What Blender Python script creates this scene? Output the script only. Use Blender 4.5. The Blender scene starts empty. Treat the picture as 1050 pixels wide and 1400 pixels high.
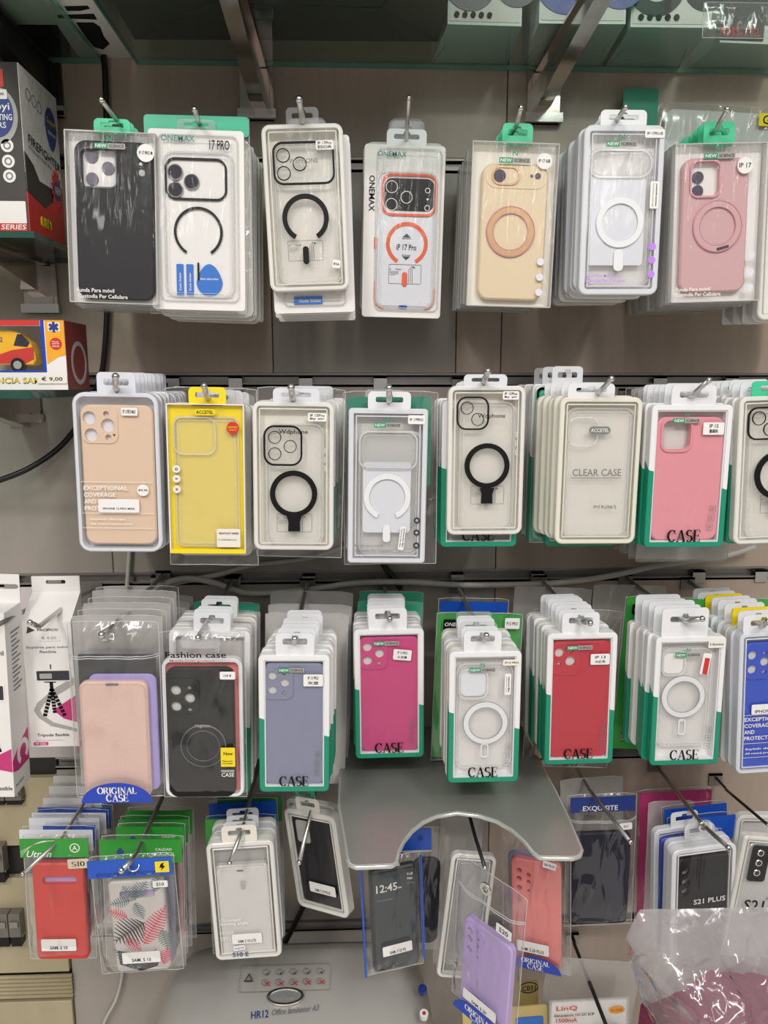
import bpy, bmesh, math, random
from mathutils import Vector, Matrix, noise
from mathutils.geometry import tessellate_polygon

random.seed(7)
SC = bpy.context.scene
COL = SC.collection
D = 1.05                       # metres from the lens to the slat wall
TH, PH = math.radians(9.76), math.radians(2.3)
CAMZ = 1.5

# ---------------- camera ----------------
cd = bpy.data.cameras.new('camera')
cam = bpy.data.objects.new('camera', cd)
COL.objects.link(cam)
cam.location = (0, -D, CAMZ)
cam.rotation_euler = (math.pi/2-TH, 0, -PH)
cd.sensor_fit = 'VERTICAL'
cd.sensor_height = 36.0
cd.lens = 27.0
cd.clip_start = 0.02
SC.camera = cam
CM = Matrix.Translation(cam.location) @ cam.rotation_euler.to_matrix().to_4x4()
F = 1050.0
# ---------------- world, lamps, exposure ----------------
w = bpy.data.worlds.new('shop_room')
SC.world = w
w.use_nodes = True
nt = w.node_tree
bg = nt.nodes['Background']
tc = nt.nodes.new('ShaderNodeTexCoord')
sx = nt.nodes.new('ShaderNodeSeparateXYZ')
cr = nt.nodes.new('ShaderNodeValToRGB')
nt.links.new(tc.outputs['Generated'], sx.inputs[0])
nt.links.new(sx.outputs['Z'], cr.inputs[0])
nt.links.new(cr.outputs[0], bg.inputs['Color'])
cr.color_ramp.elements[0].position = 0.0
cr.color_ramp.elements[0].color = (0.30, 0.285, 0.27, 1)
cr.color_ramp.elements[1].position = 0.9
cr.color_ramp.elements[1].color = (0.60, 0.585, 0.57, 1)
bg.inputs['Strength'].default_value = 0.60

def tube_lamp(x, y, z, energy, sx_, sy_, rx=0, rz=0):
    l = bpy.data.lights.new('ceiling_lamp', 'AREA')
    l.shape = 'RECTANGLE'
    l.size, l.size_y = sx_, sy_
    l.energy = energy
    l.color = (1.0, 0.965, 0.93)
    o = bpy.data.objects.new('ceiling_lamp', l)
    COL.objects.link(o)
    o.location = (x, y, z)
    o.rotation_euler = (rx, 0, rz)
tube_lamp(-0.9, -2.2, 3.2, 21, 0.16, 1.5, math.radians(30))
tube_lamp(0.9, -2.2, 3.2, 21, 0.16, 1.5, math.radians(30))
tube_lamp(0.0, -2.8, 3.4, 36, 3.0, 0.16, math.radians(50))
tube_lamp(-1.6, -4.2, 3.0, 9, 0.14, 2.4, math.radians(20))
tube_lamp(1.7, -4.2, 3.0, 9, 0.14, 2.4, math.radians(20))
tube_lamp(0.1, -5.2, 3.0, 8, 0.14, 2.0, math.radians(20))
vs = SC.view_settings
vs.view_transform = 'Standard'
vs.look = 'None'
vs.gamma = 1.0
vs.exposure = 0.20
vs.use_curve_mapping = False
SC.cycles.max_bounces = 8
SC.cycles.transparent_max_bounces = 24
SC.cycles.caustics_reflective = False
SC.cycles.caustics_refractive = False
SC.cycles.sample_clamp_indirect = 4.0

# ---------------- helpers ----------------
def hit(px, py, co, no):
    d = (CM.to_3x3() @ Vector(((px-525)/F, (700-py)/F, -1))).normalized()
    o = CM.translation
    t = (Vector(co)-o).dot(Vector(no))/d.dot(Vector(no))
    return o+d*t
def at(px, py, p):             # the point seen there at a distance p in front of the wall
    return hit(px, py, (0, -p, 0), (0, 1, 0))
def on_z(px, py, z):
    return hit(px, py, (0, 0, z), (0, 0, 1))

def lin(c):
    c = c/255.0
    return c/12.92 if c <= 0.04045 else ((c+0.055)/1.055)**2.4
def rgb(c):
    return (lin(c[0]), lin(c[1]), lin(c[2]), 1)
MATS = {}
def mat(key, c=None, rough=0.45, metal=0.0, var=0.06, bump=0.0, scale=40, spec=0.5, coat=0.0, aniso=None):
    if key in MATS: return MATS[key]
    m = bpy.data.materials.new(key); MATS[key] = m
    m.use_nodes = True
    n, L = m.node_tree.nodes, m.node_tree.links
    b = n['Principled BSDF']
    t = n.new('ShaderNodeTexCoord'); nz = n.new('ShaderNodeTexNoise'); mx = n.new('ShaderNodeMix')
    src = t.outputs['Object']
    if aniso:
        mp = n.new('ShaderNodeMapping'); mp.inputs['Scale'].default_value = aniso
        L.new(src, mp.inputs[0]); src = mp.outputs[0]
    L.new(src, nz.inputs['Vector']); nz.inputs['Scale'].default_value = scale; nz.inputs['Detail'].default_value = 4
    mx.data_type = 'RGBA'
    C = rgb(c)
    mx.inputs[6].default_value = tuple(v*(1-var) for v in C[:3])+(1,)
    mx.inputs[7].default_value = tuple(min(1, v*(1+var)) for v in C[:3])+(1,)
    L.new(nz.outputs[0], mx.inputs[0]); L.new(mx.outputs[2], b.inputs['Base Color'])
    b.inputs['Roughness'].default_value = rough
    b.inputs['Metallic'].default_value = metal
    b.inputs['Specular IOR Level'].default_value = spec
    b.inputs['Coat Weight'].default_value = coat
    if bump:
        bp = n.new('ShaderNodeBump'); bp.inputs['Strength'].default_value = bump; bp.inputs['Distance'].default_value = 0.002
        L.new(nz.outputs[0], bp.inputs['Height']); L.new(bp.outputs[0], b.inputs['Normal'])
    return m
def film(key, tint=(255, 255, 255), milk=0.1, rough=0.12, gloss=1.0, wrinkle=0.0, wscale=18, milkc=(235, 235, 235), dirs=(1, 1, 1), crease=False):
    """thin clear plastic: see-through, a little milk, fresnel gloss, fine creases"""
    if key in MATS: return MATS[key]
    m = bpy.data.materials.new(key); MATS[key] = m
    m.use_nodes = True
    n, L = m.node_tree.nodes, m.node_tree.links
    n.remove(n['Principled BSDF'])
    out = n['Material Output']
    tr = n.new('ShaderNodeBsdfTransparent'); tr.inputs[0].default_value = rgb(tint)
    df = n.new('ShaderNodeBsdfDiffuse'); df.inputs[0].default_value = rgb(milkc)
    gl = n.new('ShaderNodeBsdfGlossy'); gl.inputs['Roughness'].default_value = rough
    m1 = n.new('ShaderNodeMixShader'); m2 = n.new('ShaderNodeMixShader')
    fr = n.new('ShaderNodeLayerWeight')
    pw = n.new('ShaderNodeMath'); pw.operation = 'POWER'; pw.inputs[1].default_value = 4.0
    mu = n.new('ShaderNodeMath'); mu.operation = 'MULTIPLY_ADD'; mu.inputs[1].default_value = .45*gloss; mu.inputs[2].default_value = .024*gloss; mu.use_clamp = True
    t = n.new('ShaderNodeTexCoord'); mp = n.new('ShaderNodeMapping'); mp.inputs['Scale'].default_value = dirs
    nz = n.new('ShaderNodeTexNoise'); nz.inputs['Scale'].default_value = wscale; nz.inputs['Detail'].default_value = 3; nz.inputs['Distortion'].default_value = 1.2
    if crease: nz.noise_type = 'RIDGED_MULTIFRACTAL'; nz.normalize = True
    L.new(t.outputs['Object'], mp.inputs[0]); L.new(mp.outputs[0], nz.inputs['Vector'])
    if wrinkle:
        bp = n.new('ShaderNodeBump'); bp.inputs['Strength'].default_value = wrinkle; bp.inputs['Distance'].default_value = 0.01
        L.new(nz.outputs[0], bp.inputs['Height'])
        L.new(bp.outputs[0], gl.inputs['Normal']); L.new(bp.outputs[0], fr.inputs['Normal'])
    m1.inputs[0].default_value = milk
    L.new(tr.outputs[0], m1.inputs[1]); L.new(df.outputs[0], m1.inputs[2])
    L.new(fr.outputs['Facing'], pw.inputs[0]); L.new(pw.outputs[0], mu.inputs[0]); L.new(mu.outputs[0], m2.inputs[0])
    L.new(m1.outputs[0], m2.inputs[1]); L.new(gl.outputs[0], m2.inputs[2])
    L.new(m2.outputs[0], out.inputs[0])
    return m
def two_tone(key, ca, cb, z0, sx_, sy_):
    """printed card: colour a above the slanting line, colour b below"""
    if key in MATS: return MATS[key]
    m = mat(key, ca, 0.38, var=0.02)
    n, L = m.node_tree.nodes, m.node_tree.links
    b = n['Principled BSDF']
    t = n.new('ShaderNodeTexCoord'); s = n.new('ShaderNodeSeparateXYZ'); L.new(t.outputs['Object'], s.inputs[0])
    a1 = n.new('ShaderNodeMath'); a1.operation = 'MULTIPLY'; a1.inputs[1].default_value = sx_; L.new(s.outputs[0], a1.inputs[0])
    a2 = n.new('ShaderNodeMath'); a2.operation = 'MULTIPLY_ADD'; a2.inputs[1].default_value = sy_; L.new(s.outputs[1], a2.inputs[0]); L.new(a1.outputs[0], a2.inputs[2])
    a3 = n.new('ShaderNodeMath'); a3.operation = 'ADD'; L.new(s.outputs[2], a3.inputs[0]); L.new(a2.outputs[0], a3.inputs[1])
    a4 = n.new('ShaderNodeMath'); a4.operation = 'LESS_THAN'; a4.inputs[1].default_value = z0; L.new(a3.outputs[0], a4.inputs[0])
    mx = n.new('ShaderNodeMix'); mx.data_type = 'RGBA'; mx.inputs[6].default_value = rgb(ca); mx.inputs[7].default_value = rgb(cb)
    L.new(a4.outputs[0], mx.inputs[0]); L.new(mx.outputs[2], b.inputs['Base Color'])
    return m

class Outline(list): pass
def rr(x0, z0, x1, z1, r, n=5):
    """rounded rectangle outline; x0<x1, z0<z1"""
    r = min(r, (x1-x0)/2-1e-6, (z1-z0)/2-1e-6); r = max(r, 1e-5)
    o = Outline(); o.q = (x0, z0, x1, z1, r, n)
    for cx, cz, a in ((x1-r, z1-r, 0), (x0+r, z1-r, 90), (x0+r, z0+r, 180), (x1-r, z0+r, 270)):
        for i in range(n+1):
            t = math.radians(a+90*i/n)
            o.append((cx+r*math.cos(t), cz+r*math.sin(t)))
    return o
def circ(x, z, r, n=24, a0=0, a1=360):
    return [(x+r*math.cos(math.radians(a0+(a1-a0)*i/n)), z+r*math.sin(math.radians(a0+(a1-a0)*i/n))) for i in range(n)]
def arc_band(x, z, r0, r1, a0, a1, n=40):
    pts = [(x+r1*math.cos(math.radians(a0+(a1-a0)*i/n)), z+r1*math.sin(math.radians(a0+(a1-a0)*i/n))) for i in range(n+1)]
    pts += [(x+r0*math.cos(math.radians(a1+(a0-a1)*i/n)), z+r0*math.sin(math.radians(a1+(a0-a1)*i/n))) for i in range(n+1)]
    return pts
def inset(loop, d):
    if hasattr(loop, 'q'):
        x0, z0, x1, z1, r, n = loop.q
        return rr(x0+d, z0+d, x1-d, z1-d, max(r-d, .0002), n)
    n = len(loop); out = []
    area = sum(loop[i][0]*loop[(i+1) % n][1]-loop[(i+1) % n][0]*loop[i][1] for i in range(n))
    s = 1 if area > 0 else -1
    for i in range(n):
        a, b, c = loop[i-1], loop[i], loop[(i+1) % n]
        e1 = Vector((b[0]-a[0], b[1]-a[1])); e2 = Vector((c[0]-b[0], c[1]-b[1]))
        if e1.length < 1e-9: e1 = e2
        if e2.length < 1e-9: e2 = e1
        if e1.length < 1e-9: out.append(b); continue
        e1.normalize(); e2.normalize()
        nn = Vector((-e1.y-e2.y, e1.x+e2.x))
        if nn.length < 1e-6: nn = Vector((-e1.y, e1.x))
        nn.normalize()
        out.append((b[0]+nn.x*d*s, b[1]+nn.y*d*s))
    return out

class G:
    def __init__(s): s.v = []; s.f = []; s.sm = False
    def ext(s, loops, y0, y1, bev=0.0):
        """closed plate from outline loops (first outer, rest holes), front face at y0 (towards the viewer)"""
        if isinstance(loops[0], tuple): loops = [loops]
        if bev: front = [inset(loops[0], bev)]+list(loops[1:])
        else: front = loops
        tris = tessellate_polygon([[Vector((x, z, 0)) for x, z in l] for l in front])
        b0 = len(s.v)
        for l in front: s.v += [(x, y0, z) for x, z in l]
        b1 = len(s.v)
        for l in loops: s.v += [(x, y1, z) for x, z in l]
        s.f += [(b0+a, b0+b, b0+c) for a, b, c in tris]
        s.f += [(b1+c, b1+b, b1+a) for a, b, c in tris]
        o = 0
        for li, l in enumerate(loops):
            n = len(l)
            if bev and li == 0:
                bm_ = len(s.v); s.v += [(x, y0+bev, z) for x, z in l]
                for i in range(n):
                    j = (i+1) % n
                    s.f.append((b0+i, b0+j, bm_+j, bm_+i)); s.f.append((bm_+i, bm_+j, b1+j, b1+i))
            else:
                for i in range(n):
                    j = (i+1) % n
                    s.f.append((b0+o+i, b0+o+j, b1+o+j, b1+o+i))
            o += n
        return s
    def box(s, x0, y0, z0, x1, y1, z1):
        b = len(s.v)
        s.v += [(x, y, z) for x in (x0, x1) for y in (y0, y1) for z in (z0, z1)]
        s.f += [tuple(b+i for i in q) for q in ((0, 1, 3, 2), (4, 6, 7, 5), (0, 4, 5, 1), (2, 3, 7, 6), (0, 2, 6, 4), (1, 5, 7, 3))]
        return s
    def hexa(s, pts):
        """eight points: bottom four in order, then top four"""
        b = len(s.v); s.v += [tuple(p) for p in pts]
        s.f += [tuple(b+i for i in q) for q in ((3, 2, 1, 0), (4, 5, 6, 7), (0, 1, 5, 4), (1, 2, 6, 5), (2, 3, 7, 6), (3, 0, 4, 7))]
        return s
    def tube(s, path, r, n=10, cap=True):
        path = [Vector(p) for p in path]
        b = len(s.v); s.sm = True
        up = Vector((0, 0, 1))
        t0 = (path[1]-path[0]).normalized()
        if abs(t0.dot(up)) > .9: up = Vector((1, 0, 0))
        nrm = (up-t0*up.dot(t0)).normalized()
        for i, p in enumerate(path):
            t = (path[min(i+1, len(path)-1)]-path[max(i-1, 0)]).normalized()
            nrm = (nrm-t*nrm.dot(t)).normalized(); bi = t.cross(nrm)
            ri = r[i] if isinstance(r, (list, tuple)) else r
            for k in range(n):
                a = 2*math.pi*k/n
                s.v.append(tuple(p+(nrm*math.cos(a)+bi*math.sin(a))*ri))
        for i in range(len(path)-1):
            for k in range(n):
                k2 = (k+1) % n
                s.f.append((b+i*n+k, b+i*n+k2, b+(i+1)*n+k2, b+(i+1)*n+k))
        if cap:
            s.f.append(tuple(b+k for k in range(n))[::-1]); s.f.append(tuple(b+(len(path)-1)*n+k for k in range(n)))
        return s
    def ball(s, c, r, n=10, m=7):
        c = Vector(c); s.sm = True
        b = len(s.v); s.v.append(tuple(c+Vector((0, 0, r))))
        for i in range(1, m):
            for k in range(n):
                a, t = 2*math.pi*k/n, math.pi*i/m
                s.v.append(tuple(c+Vector((math.sin(t)*math.cos(a), math.sin(t)*math.sin(a), math.cos(t)))*r))
        s.v.append(tuple(c-Vector((0, 0, r)))); e = len(s.v)-1
        for k in range(n):
            s.f.append((b, b+1+k, b+1+(k+1) % n))
            s.f.append((e, b+1+(m-2)*n+(k+1) % n, b+1+(m-2)*n+k))
            for i in range(m-2):
                s.f.append((b+1+i*n+k, b+1+(i+1)*n+k, b+1+(i+1)*n+(k+1) % n, b+1+i*n+(k+1) % n))
        return s
    def grid(s, fn, nu, nv):
        b = len(s.v); s.sm = True
        for j in range(nv+1):
            for i in range(nu+1): s.v.append(tuple(fn(i/nu, j/nv)))
        for j in range(nv):
            for i in range(nu):
                a = b+j*(nu+1)+i
                s.f.append((a, a+1, a+nu+2, a+nu+1))
        return s
    def mesh(s, name, recalc=True):
        me = bpy.data.meshes.new(name)
        me.from_pydata(s.v, [], s.f)
        if recalc:
            bm = bmesh.new(); bm.from_mesh(me)
            bmesh.ops.recalc_face_normals(bm, faces=bm.faces)
            bm.to_mesh(me); bm.free()
        if s.sm: me.polygons.foreach_set('use_smooth', [True]*len(me.polygons))
        return me
    def build(s, name, m, parent=None, recalc=True):
        me = s.mesh(name, recalc)
        me.materials.append(m)
        o = bpy.data.objects.new(name, me)
        COL.objects.link(o)
        if parent: o.parent = parent
        return o
def tag(o, label=None, cat=None, group=None, kind=None):
    if label: o['label'] = label
    if cat: o['category'] = cat
    if group: o['group'] = group
    if kind: o['kind'] = kind
    return o
def empty(name, loc, label=None, cat=None, group=None):
    o = bpy.data.objects.new(name, None); COL.objects.link(o)
    o.location = loc; o.empty_display_size = 0.02
    return tag(o, label, cat, group)

# ---- lettering: flat print. Sans from the built-in font, serif drawn with a broad-pen stroke ----
TXT = {}
def text_geo(s):
    if s in TXT: return TXT[s]
    cu = bpy.data.curves.new('t', 'FONT'); cu.body = s; cu.resolution_u = 2
    cu.offset = 0.012
    o = bpy.data.objects.new('t', cu)
    COL.objects.link(o)
    bpy.context.view_layer.update()
    me = bpy.data.meshes.new_from_object(o)
    vs_ = [(v.co.x, v.co.y) for v in me.vertices]; fs = [tuple(p.vertices) for p in me.polygons]
    bpy.data.objects.remove(o); bpy.data.curves.remove(cu); bpy.data.meshes.remove(me)
    if not vs_: vs_ = [(0, 0), (1, 0), (0, 1)]; fs = [(0, 1, 2)]
    x0, x1 = min(v[0] for v in vs_), max(v[0] for v in vs_); y0, y1 = min(v[1] for v in vs_), max(v[1] for v in vs_)
    TXT[s] = ([((x-(x0+x1)/2)/(x1-x0), (y-(y0+y1)/2)/(y1-y0)) for x, y in vs_], fs, (x1-x0)/(y1-y0))
    return TXT[s]
def _arc(cx, cy, rx, ry, a0, a1, n=14):
    return [(cx+rx*math.cos(math.radians(a0+(a1-a0)*i/n)), cy+ry*math.sin(math.radians(a0+(a1-a0)*i/n))) for i in range(n+1)]
SER = {  # width, strokes, serifs (x, y, half length)
 'C': (.72, [_arc(.38, .5, .32, .46, 45, 315)], [], [((.62, .62), (.62, .97)), ]),
 'G': (.80, [_arc(.38, .5, .32, .46, 45, 300), [(.62, .08), (.62, .42)]], [(.62, .42, .12)], [((.62, .65), (.62, .97))]),
 'O': (.80, [_arc(.4, .5, .34, .46, 0, 360, 24)], [], []),
 '0': (.62, [_arc(.3, .5, .22, .46, 0, 360, 24)], [], []),
 'S': (.60, [_arc(.3, .73, .21, .23, 35, 270, 10)+_arc(.3, .26, .23, .24, 90, -145, 10)[1:]], [], []),
 'A': (.80, [[(.12, .03), (.40, .97)], [(.40, .97), (.68, .03)], [(.22, .35), (.58, .35)]], [(.12, .03, .12), (.68, .03, .13)], []),
 'E': (.66, [[(.14, 0), (.14, 1)], [(.14, .97), (.56, .97)], [(.14, .52), (.46, .52)], [(.14, .03), (.58, .03)]], [(.14, .03, .12), (.14, .97, .12)], [((.56, .78), (.56, .97)), ((.58, .03), (.58, .24)), ((.46, .42), (.46, .62))]),
 'R': (.74, [[(.14, 0), (.14, 1)], [(.14, .97)]+_arc(.32, .74, .22, .23, 90, -90)+[(.14, .51)], [(.34, .51), (.64, .03)]], [(.14, .03, .12), (.14, .97, .12), (.66, .03, .09)], []),
 'I': (.36, [[(.18, 0), (.18, 1)]], [(.18, .03, .14), (.18, .97, .14)], []),
 '1': (.46, [[(.24, 0), (.24, 1)], [(.24, .97), (.08, .84)]], [(.24, .03, .16)], []),
 'N': (.82, [[(.14, 0), (.14, 1)], [(.14, .97), (.66, .03)], [(.66, 0), (.66, 1)]], [(.14, .03, .11), (.14, .97, .1), (.66, .97, .11)], []),
 'L': (.62, [[(.14, 0), (.14, 1)], [(.14, .03), (.54, .03)]], [(.14, .03, .12), (.14, .97, .12)], [((.54, .03), (.54, .26))]),
 'U': (.80, [[(.14, 1), (.14, .3)]+_arc(.39, .3, .25, .27, 180, 360)+[(.64, 1)]], [(.14, .97, .12), (.64, .97, .1)], []),
 'T': (.70, [[(.35, 0), (.35, 1)], [(.06, .97), (.64, .97)]], [(.35, .03, .14)], []),
 ' ': (.35, [], [], []),
}
def serif_geo(s, bold=1.0):
    key = ('serif', s, bold)
    if key in TXT: return TXT[key]
    vs_, fs = [], []
    def quad(a, b, wa, wb=None):
        wb = wa if wb is None else wb
        d = Vector((b[0]-a[0], b[1]-a[1]));
        if d.length < 1e-6: return
        n = Vector((-d.y, d.x)).normalized(); k = len(vs_)
        vs_.extend([(a[0]-n.x*wa, a[1]-n.y*wa), (b[0]-n.x*wb, b[1]-n.y*wb), (b[0]+n.x*wb, b[1]+n.y*wb), (a[0]+n.x*wa, a[1]+n.y*wa)])
        fs.append((k, k+1, k+2, k+3))
    x = 0
    for ch in s:
        W, st, sf, fl = SER.get(ch, SER['I'])
        for line in st:
            n = len(line); k = len(vs_)
            for i in range(n):
                a, b = line[max(i-1, 0)], line[min(i+1, n-1)]
                d = Vector((b[0]-a[0], b[1]-a[1])); d = d.normalized() if d.length > 1e-6 else Vector((1, 0))
                lean = d.x*d.y < 0 if n == 2 and ch in 'ANR' else abs(d.y) > 0.0
                wd = (0.022+0.058*abs(d.y)*(1 if lean or ch not in 'AN' else .15))*bold
                if ch == 'N' and n == 2 and abs(d.x) < .01: wd = .026*bold
                q = Vector((-d.y, d.x))*wd
                vs_.append((x+line[i][0]-q.x, line[i][1]-q.y)); vs_.append((x+line[i][0]+q.x, line[i][1]+q.y))
            for i in range(n-1): fs.append((k+2*i, k+2*i+2, k+2*i+3, k+2*i+1))
        for sx_, sy_, hl in sf: quad((x+sx_-hl, sy_), (x+sx_+hl, sy_), 0.026*bold)
        for a, b in fl: quad((x+a[0], a[1]), (x+b[0], b[1]), 0.03*bold, 0.02*bold)
        x += W
    x0, x1 = min(v[0] for v in vs_), max(v[0] for v in vs_); y0, y1 = min(v[1] for v in vs_), max(v[1] for v in vs_)
    TXT[key] = ([((a-(x0+x1)/2)/(x1-x0), (b-(y0+y1)/2)/(y1-y0)) for a, b in vs_], fs, (x1-x0)/(y1-y0))
    return TXT[key]
def put_text(g, s, x, z, wd, y, h=None, rot=0, serif=False, bold=1.0, slant=0):
    vs_, fs, asp = serif_geo(s, bold) if serif else text_geo(s)
    h = h or wd/asp
    b = len(g.v); c, sn = math.cos(math.radians(rot)), math.sin(math.radians(rot))
    for a, e in vs_:
        p, q = a*wd+slant*e*h, e*h
        g.v.append((x+p*c-q*sn, y, z+p*sn+q*c))
    g.f += [tuple(b+i for i in f)[::-1] for f in fs]
    return g
# ---------------- materials ----------------
M = {}
def mm(k, *a, **kw): M[k] = mat(k, *a, **kw)
mm('white_card', (234, 231, 228), .4, var=.015)
mm('ivory_card', (234, 229, 217), .42, var=.02)
mm('grey_insert', (208, 206, 203), .4, var=.02)
mm('dim_insert', (168, 166, 162), .4, var=.03)
mm('white_plastic', (228, 229, 232), .28, var=.01)
mm('cool_plastic', (220, 222, 229), .25, var=.01)
mm('black_print', (14, 14, 15), .5, spec=.25, var=.0)
mm('grey_print', (120, 120, 122), .5, var=.0)
mm('pale_print', (236, 234, 230), .5, var=.0)
mm('lilac_print', (190, 130, 235), .4, var=.02)
mm('teal_print', (50, 130, 120), .4, var=.02)
mm('green_print', (32, 150, 105), .4, var=.02)
mm('dark_chip', (62, 62, 64), .4, var=.02)
mm('navy_print', (40, 60, 130), .4, var=.02)
mm('blue_print', (45, 115, 205), .4, var=.02)
mm('red_print', (205, 50, 45), .4, var=.02)
mm('paper', (236, 234, 232), .55, var=.02)
mm('old_paper', (222, 205, 178), .6, var=.03)
mm('green_tab', (70, 200, 150), .3, var=.03)
mm('teal_header', (72, 188, 150), .25, var=.05)
mm('steel', (205, 203, 200), .34, metal=1.0, var=.06)
mm('chrome', (215, 213, 210), .12, metal=1.0, var=.02)
mm('dark_metal', (70, 68, 66), .35, metal=.8, var=.1)
mm('black_plastic', (12, 12, 13), .35, var=.1, spec=.3)
mm('black_case', (24, 23, 27), .5, spec=.25, var=.06)
mm('beige_case', (226, 198, 172), .42, var=.015)
mm('cream_case', (226, 206, 172), .4, var=.015)
mm('pink_case', (226, 148, 158), .42, var=.015)
mm('rose_case', (208, 166, 168), .42, var=.015)
mm('slate_case', (128, 132, 158), .42, var=.015)
mm('magenta_case', (196, 54, 118), .42, var=.02)
mm('red_case', (186, 32, 52), .42, var=.02)
mm('blue_case', (38, 74, 190), .42, var=.02)
mm('lilac_case', (190, 165, 222), .42, var=.02)
mm('coral_case', (232, 128, 124), .42, var=.02)
mm('navy_case', (16, 22, 42), .5, spec=.25, var=.08)
mm('scarlet_case', (205, 44, 30), .42, var=.03)
mm('blush_leather', (224, 190, 178), .5, var=.03, bump=.25, scale=300)
mm('lavender_leather', (168, 155, 215), .5, var=.03, bump=.2, scale=300)
mm('orange_plastic', (226, 98, 50), .3, var=.03)
mm('gold_metal', (226, 184, 138), .25, metal=.45, var=.03)
mm('rose_metal', (226, 164, 176), .25, metal=.35, var=.03)
mm('yellow_card', (244, 218, 30), .4, var=.02)
mm('lens_dark', (52, 50, 60), .12, var=.25, scale=200)
mm('lens_mauve', (84, 75, 92), .15, var=.2, scale=200)
mm('ns_green', (20, 140, 108), .38, var=.02)
mm('bag_green', (58, 160, 66), .35, var=.05)
mm('label_green', (48, 150, 52), .35, var=.06)
mm('label_blue', (28, 84, 190), .35, var=.06)
mm('seal_blue', (30, 66, 180), .35, var=.03)
mm('label_yellow', (238, 214, 30), .4, var=.02)
# clear plastics
M['win'] = film('window_film', milk=.005, rough=.1, gloss=1.0, wrinkle=.16, wscale=22, dirs=(1.6, 1, .4))
M['acetate'] = film('acetate_sheet', milk=.012, rough=.07, gloss=1.1, wrinkle=.3, wscale=16, dirs=(2.2, 1, .35), milkc=(225, 225, 225))
M['acetate_edge'] = film('acetate_edge', milk=.42, rough=.1, gloss=1.6, milkc=(225, 224, 220))
M['tray'] = film('milky_tray_plastic', milk=.74, rough=.15, gloss=1.4, milkc=(246, 244, 238))
M['tray_cool'] = film('cool_tray_plastic', milk=.74, rough=.15, gloss=1.4, milkc=(236, 238, 245))
M['tray_warm'] = film('warm_tray_plastic', milk=.78, rough=.15, gloss=1.4, milkc=(244, 241, 226))
M['clear_case'] = film('clear_case_plastic', milk=.30, rough=.1, gloss=2.2, milkc=(250, 250, 248))
M['clear_back'] = film('clear_case_back', milk=.10, rough=.12, gloss=1.2, wrinkle=.1, wscale=12, milkc=(240, 240, 240))
M['clear_tab'] = film('clear_hang_tab', milk=.16, rough=.1, gloss=1.8, milkc=(225, 226, 230))
M['bag'] = film('bag_film', milk=.02, rough=.10, gloss=2.6, wrinkle=.8, wscale=26, crease=True, milkc=(225, 223, 222), dirs=(1.5, 1, .5))
M['bag_milky'] = film('milky_bag_film', milk=.4, rough=.16, gloss=2.0, wrinkle=.7, wscale=26, crease=True, milkc=(206, 202, 198), dirs=(1.5, 1, .5))
M['bag_white'] = film('white_bag_film', milk=.82, rough=.16, gloss=2.0, wrinkle=.6, wscale=20, crease=True, milkc=(205, 202, 198), dirs=(1.5, 1, .5))
M['seam'] = film('bag_seam', milk=.45, rough=.12, gloss=2.0, milkc=(230, 230, 230))
M['glass'] = film('shelf_glass', tint=(230, 238, 234), milk=.01, rough=.02, gloss=1.2, milkc=(150, 190, 175))
M['glass_edge'] = mat('glass_edge', (110, 165, 148), .1, var=.1, spec=.8)
M['glass_edge_dark'] = mat('glass_edge_dark', (38, 78, 68), .1, var=.15, spec=.8)
ORD = ['front', 'second', 'third', 'fourth', 'fifth', 'sixth', 'seventh', 'eighth', 'ninth', 'tenth', 'eleventh', 'twelfth', 'thirteenth']

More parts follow.
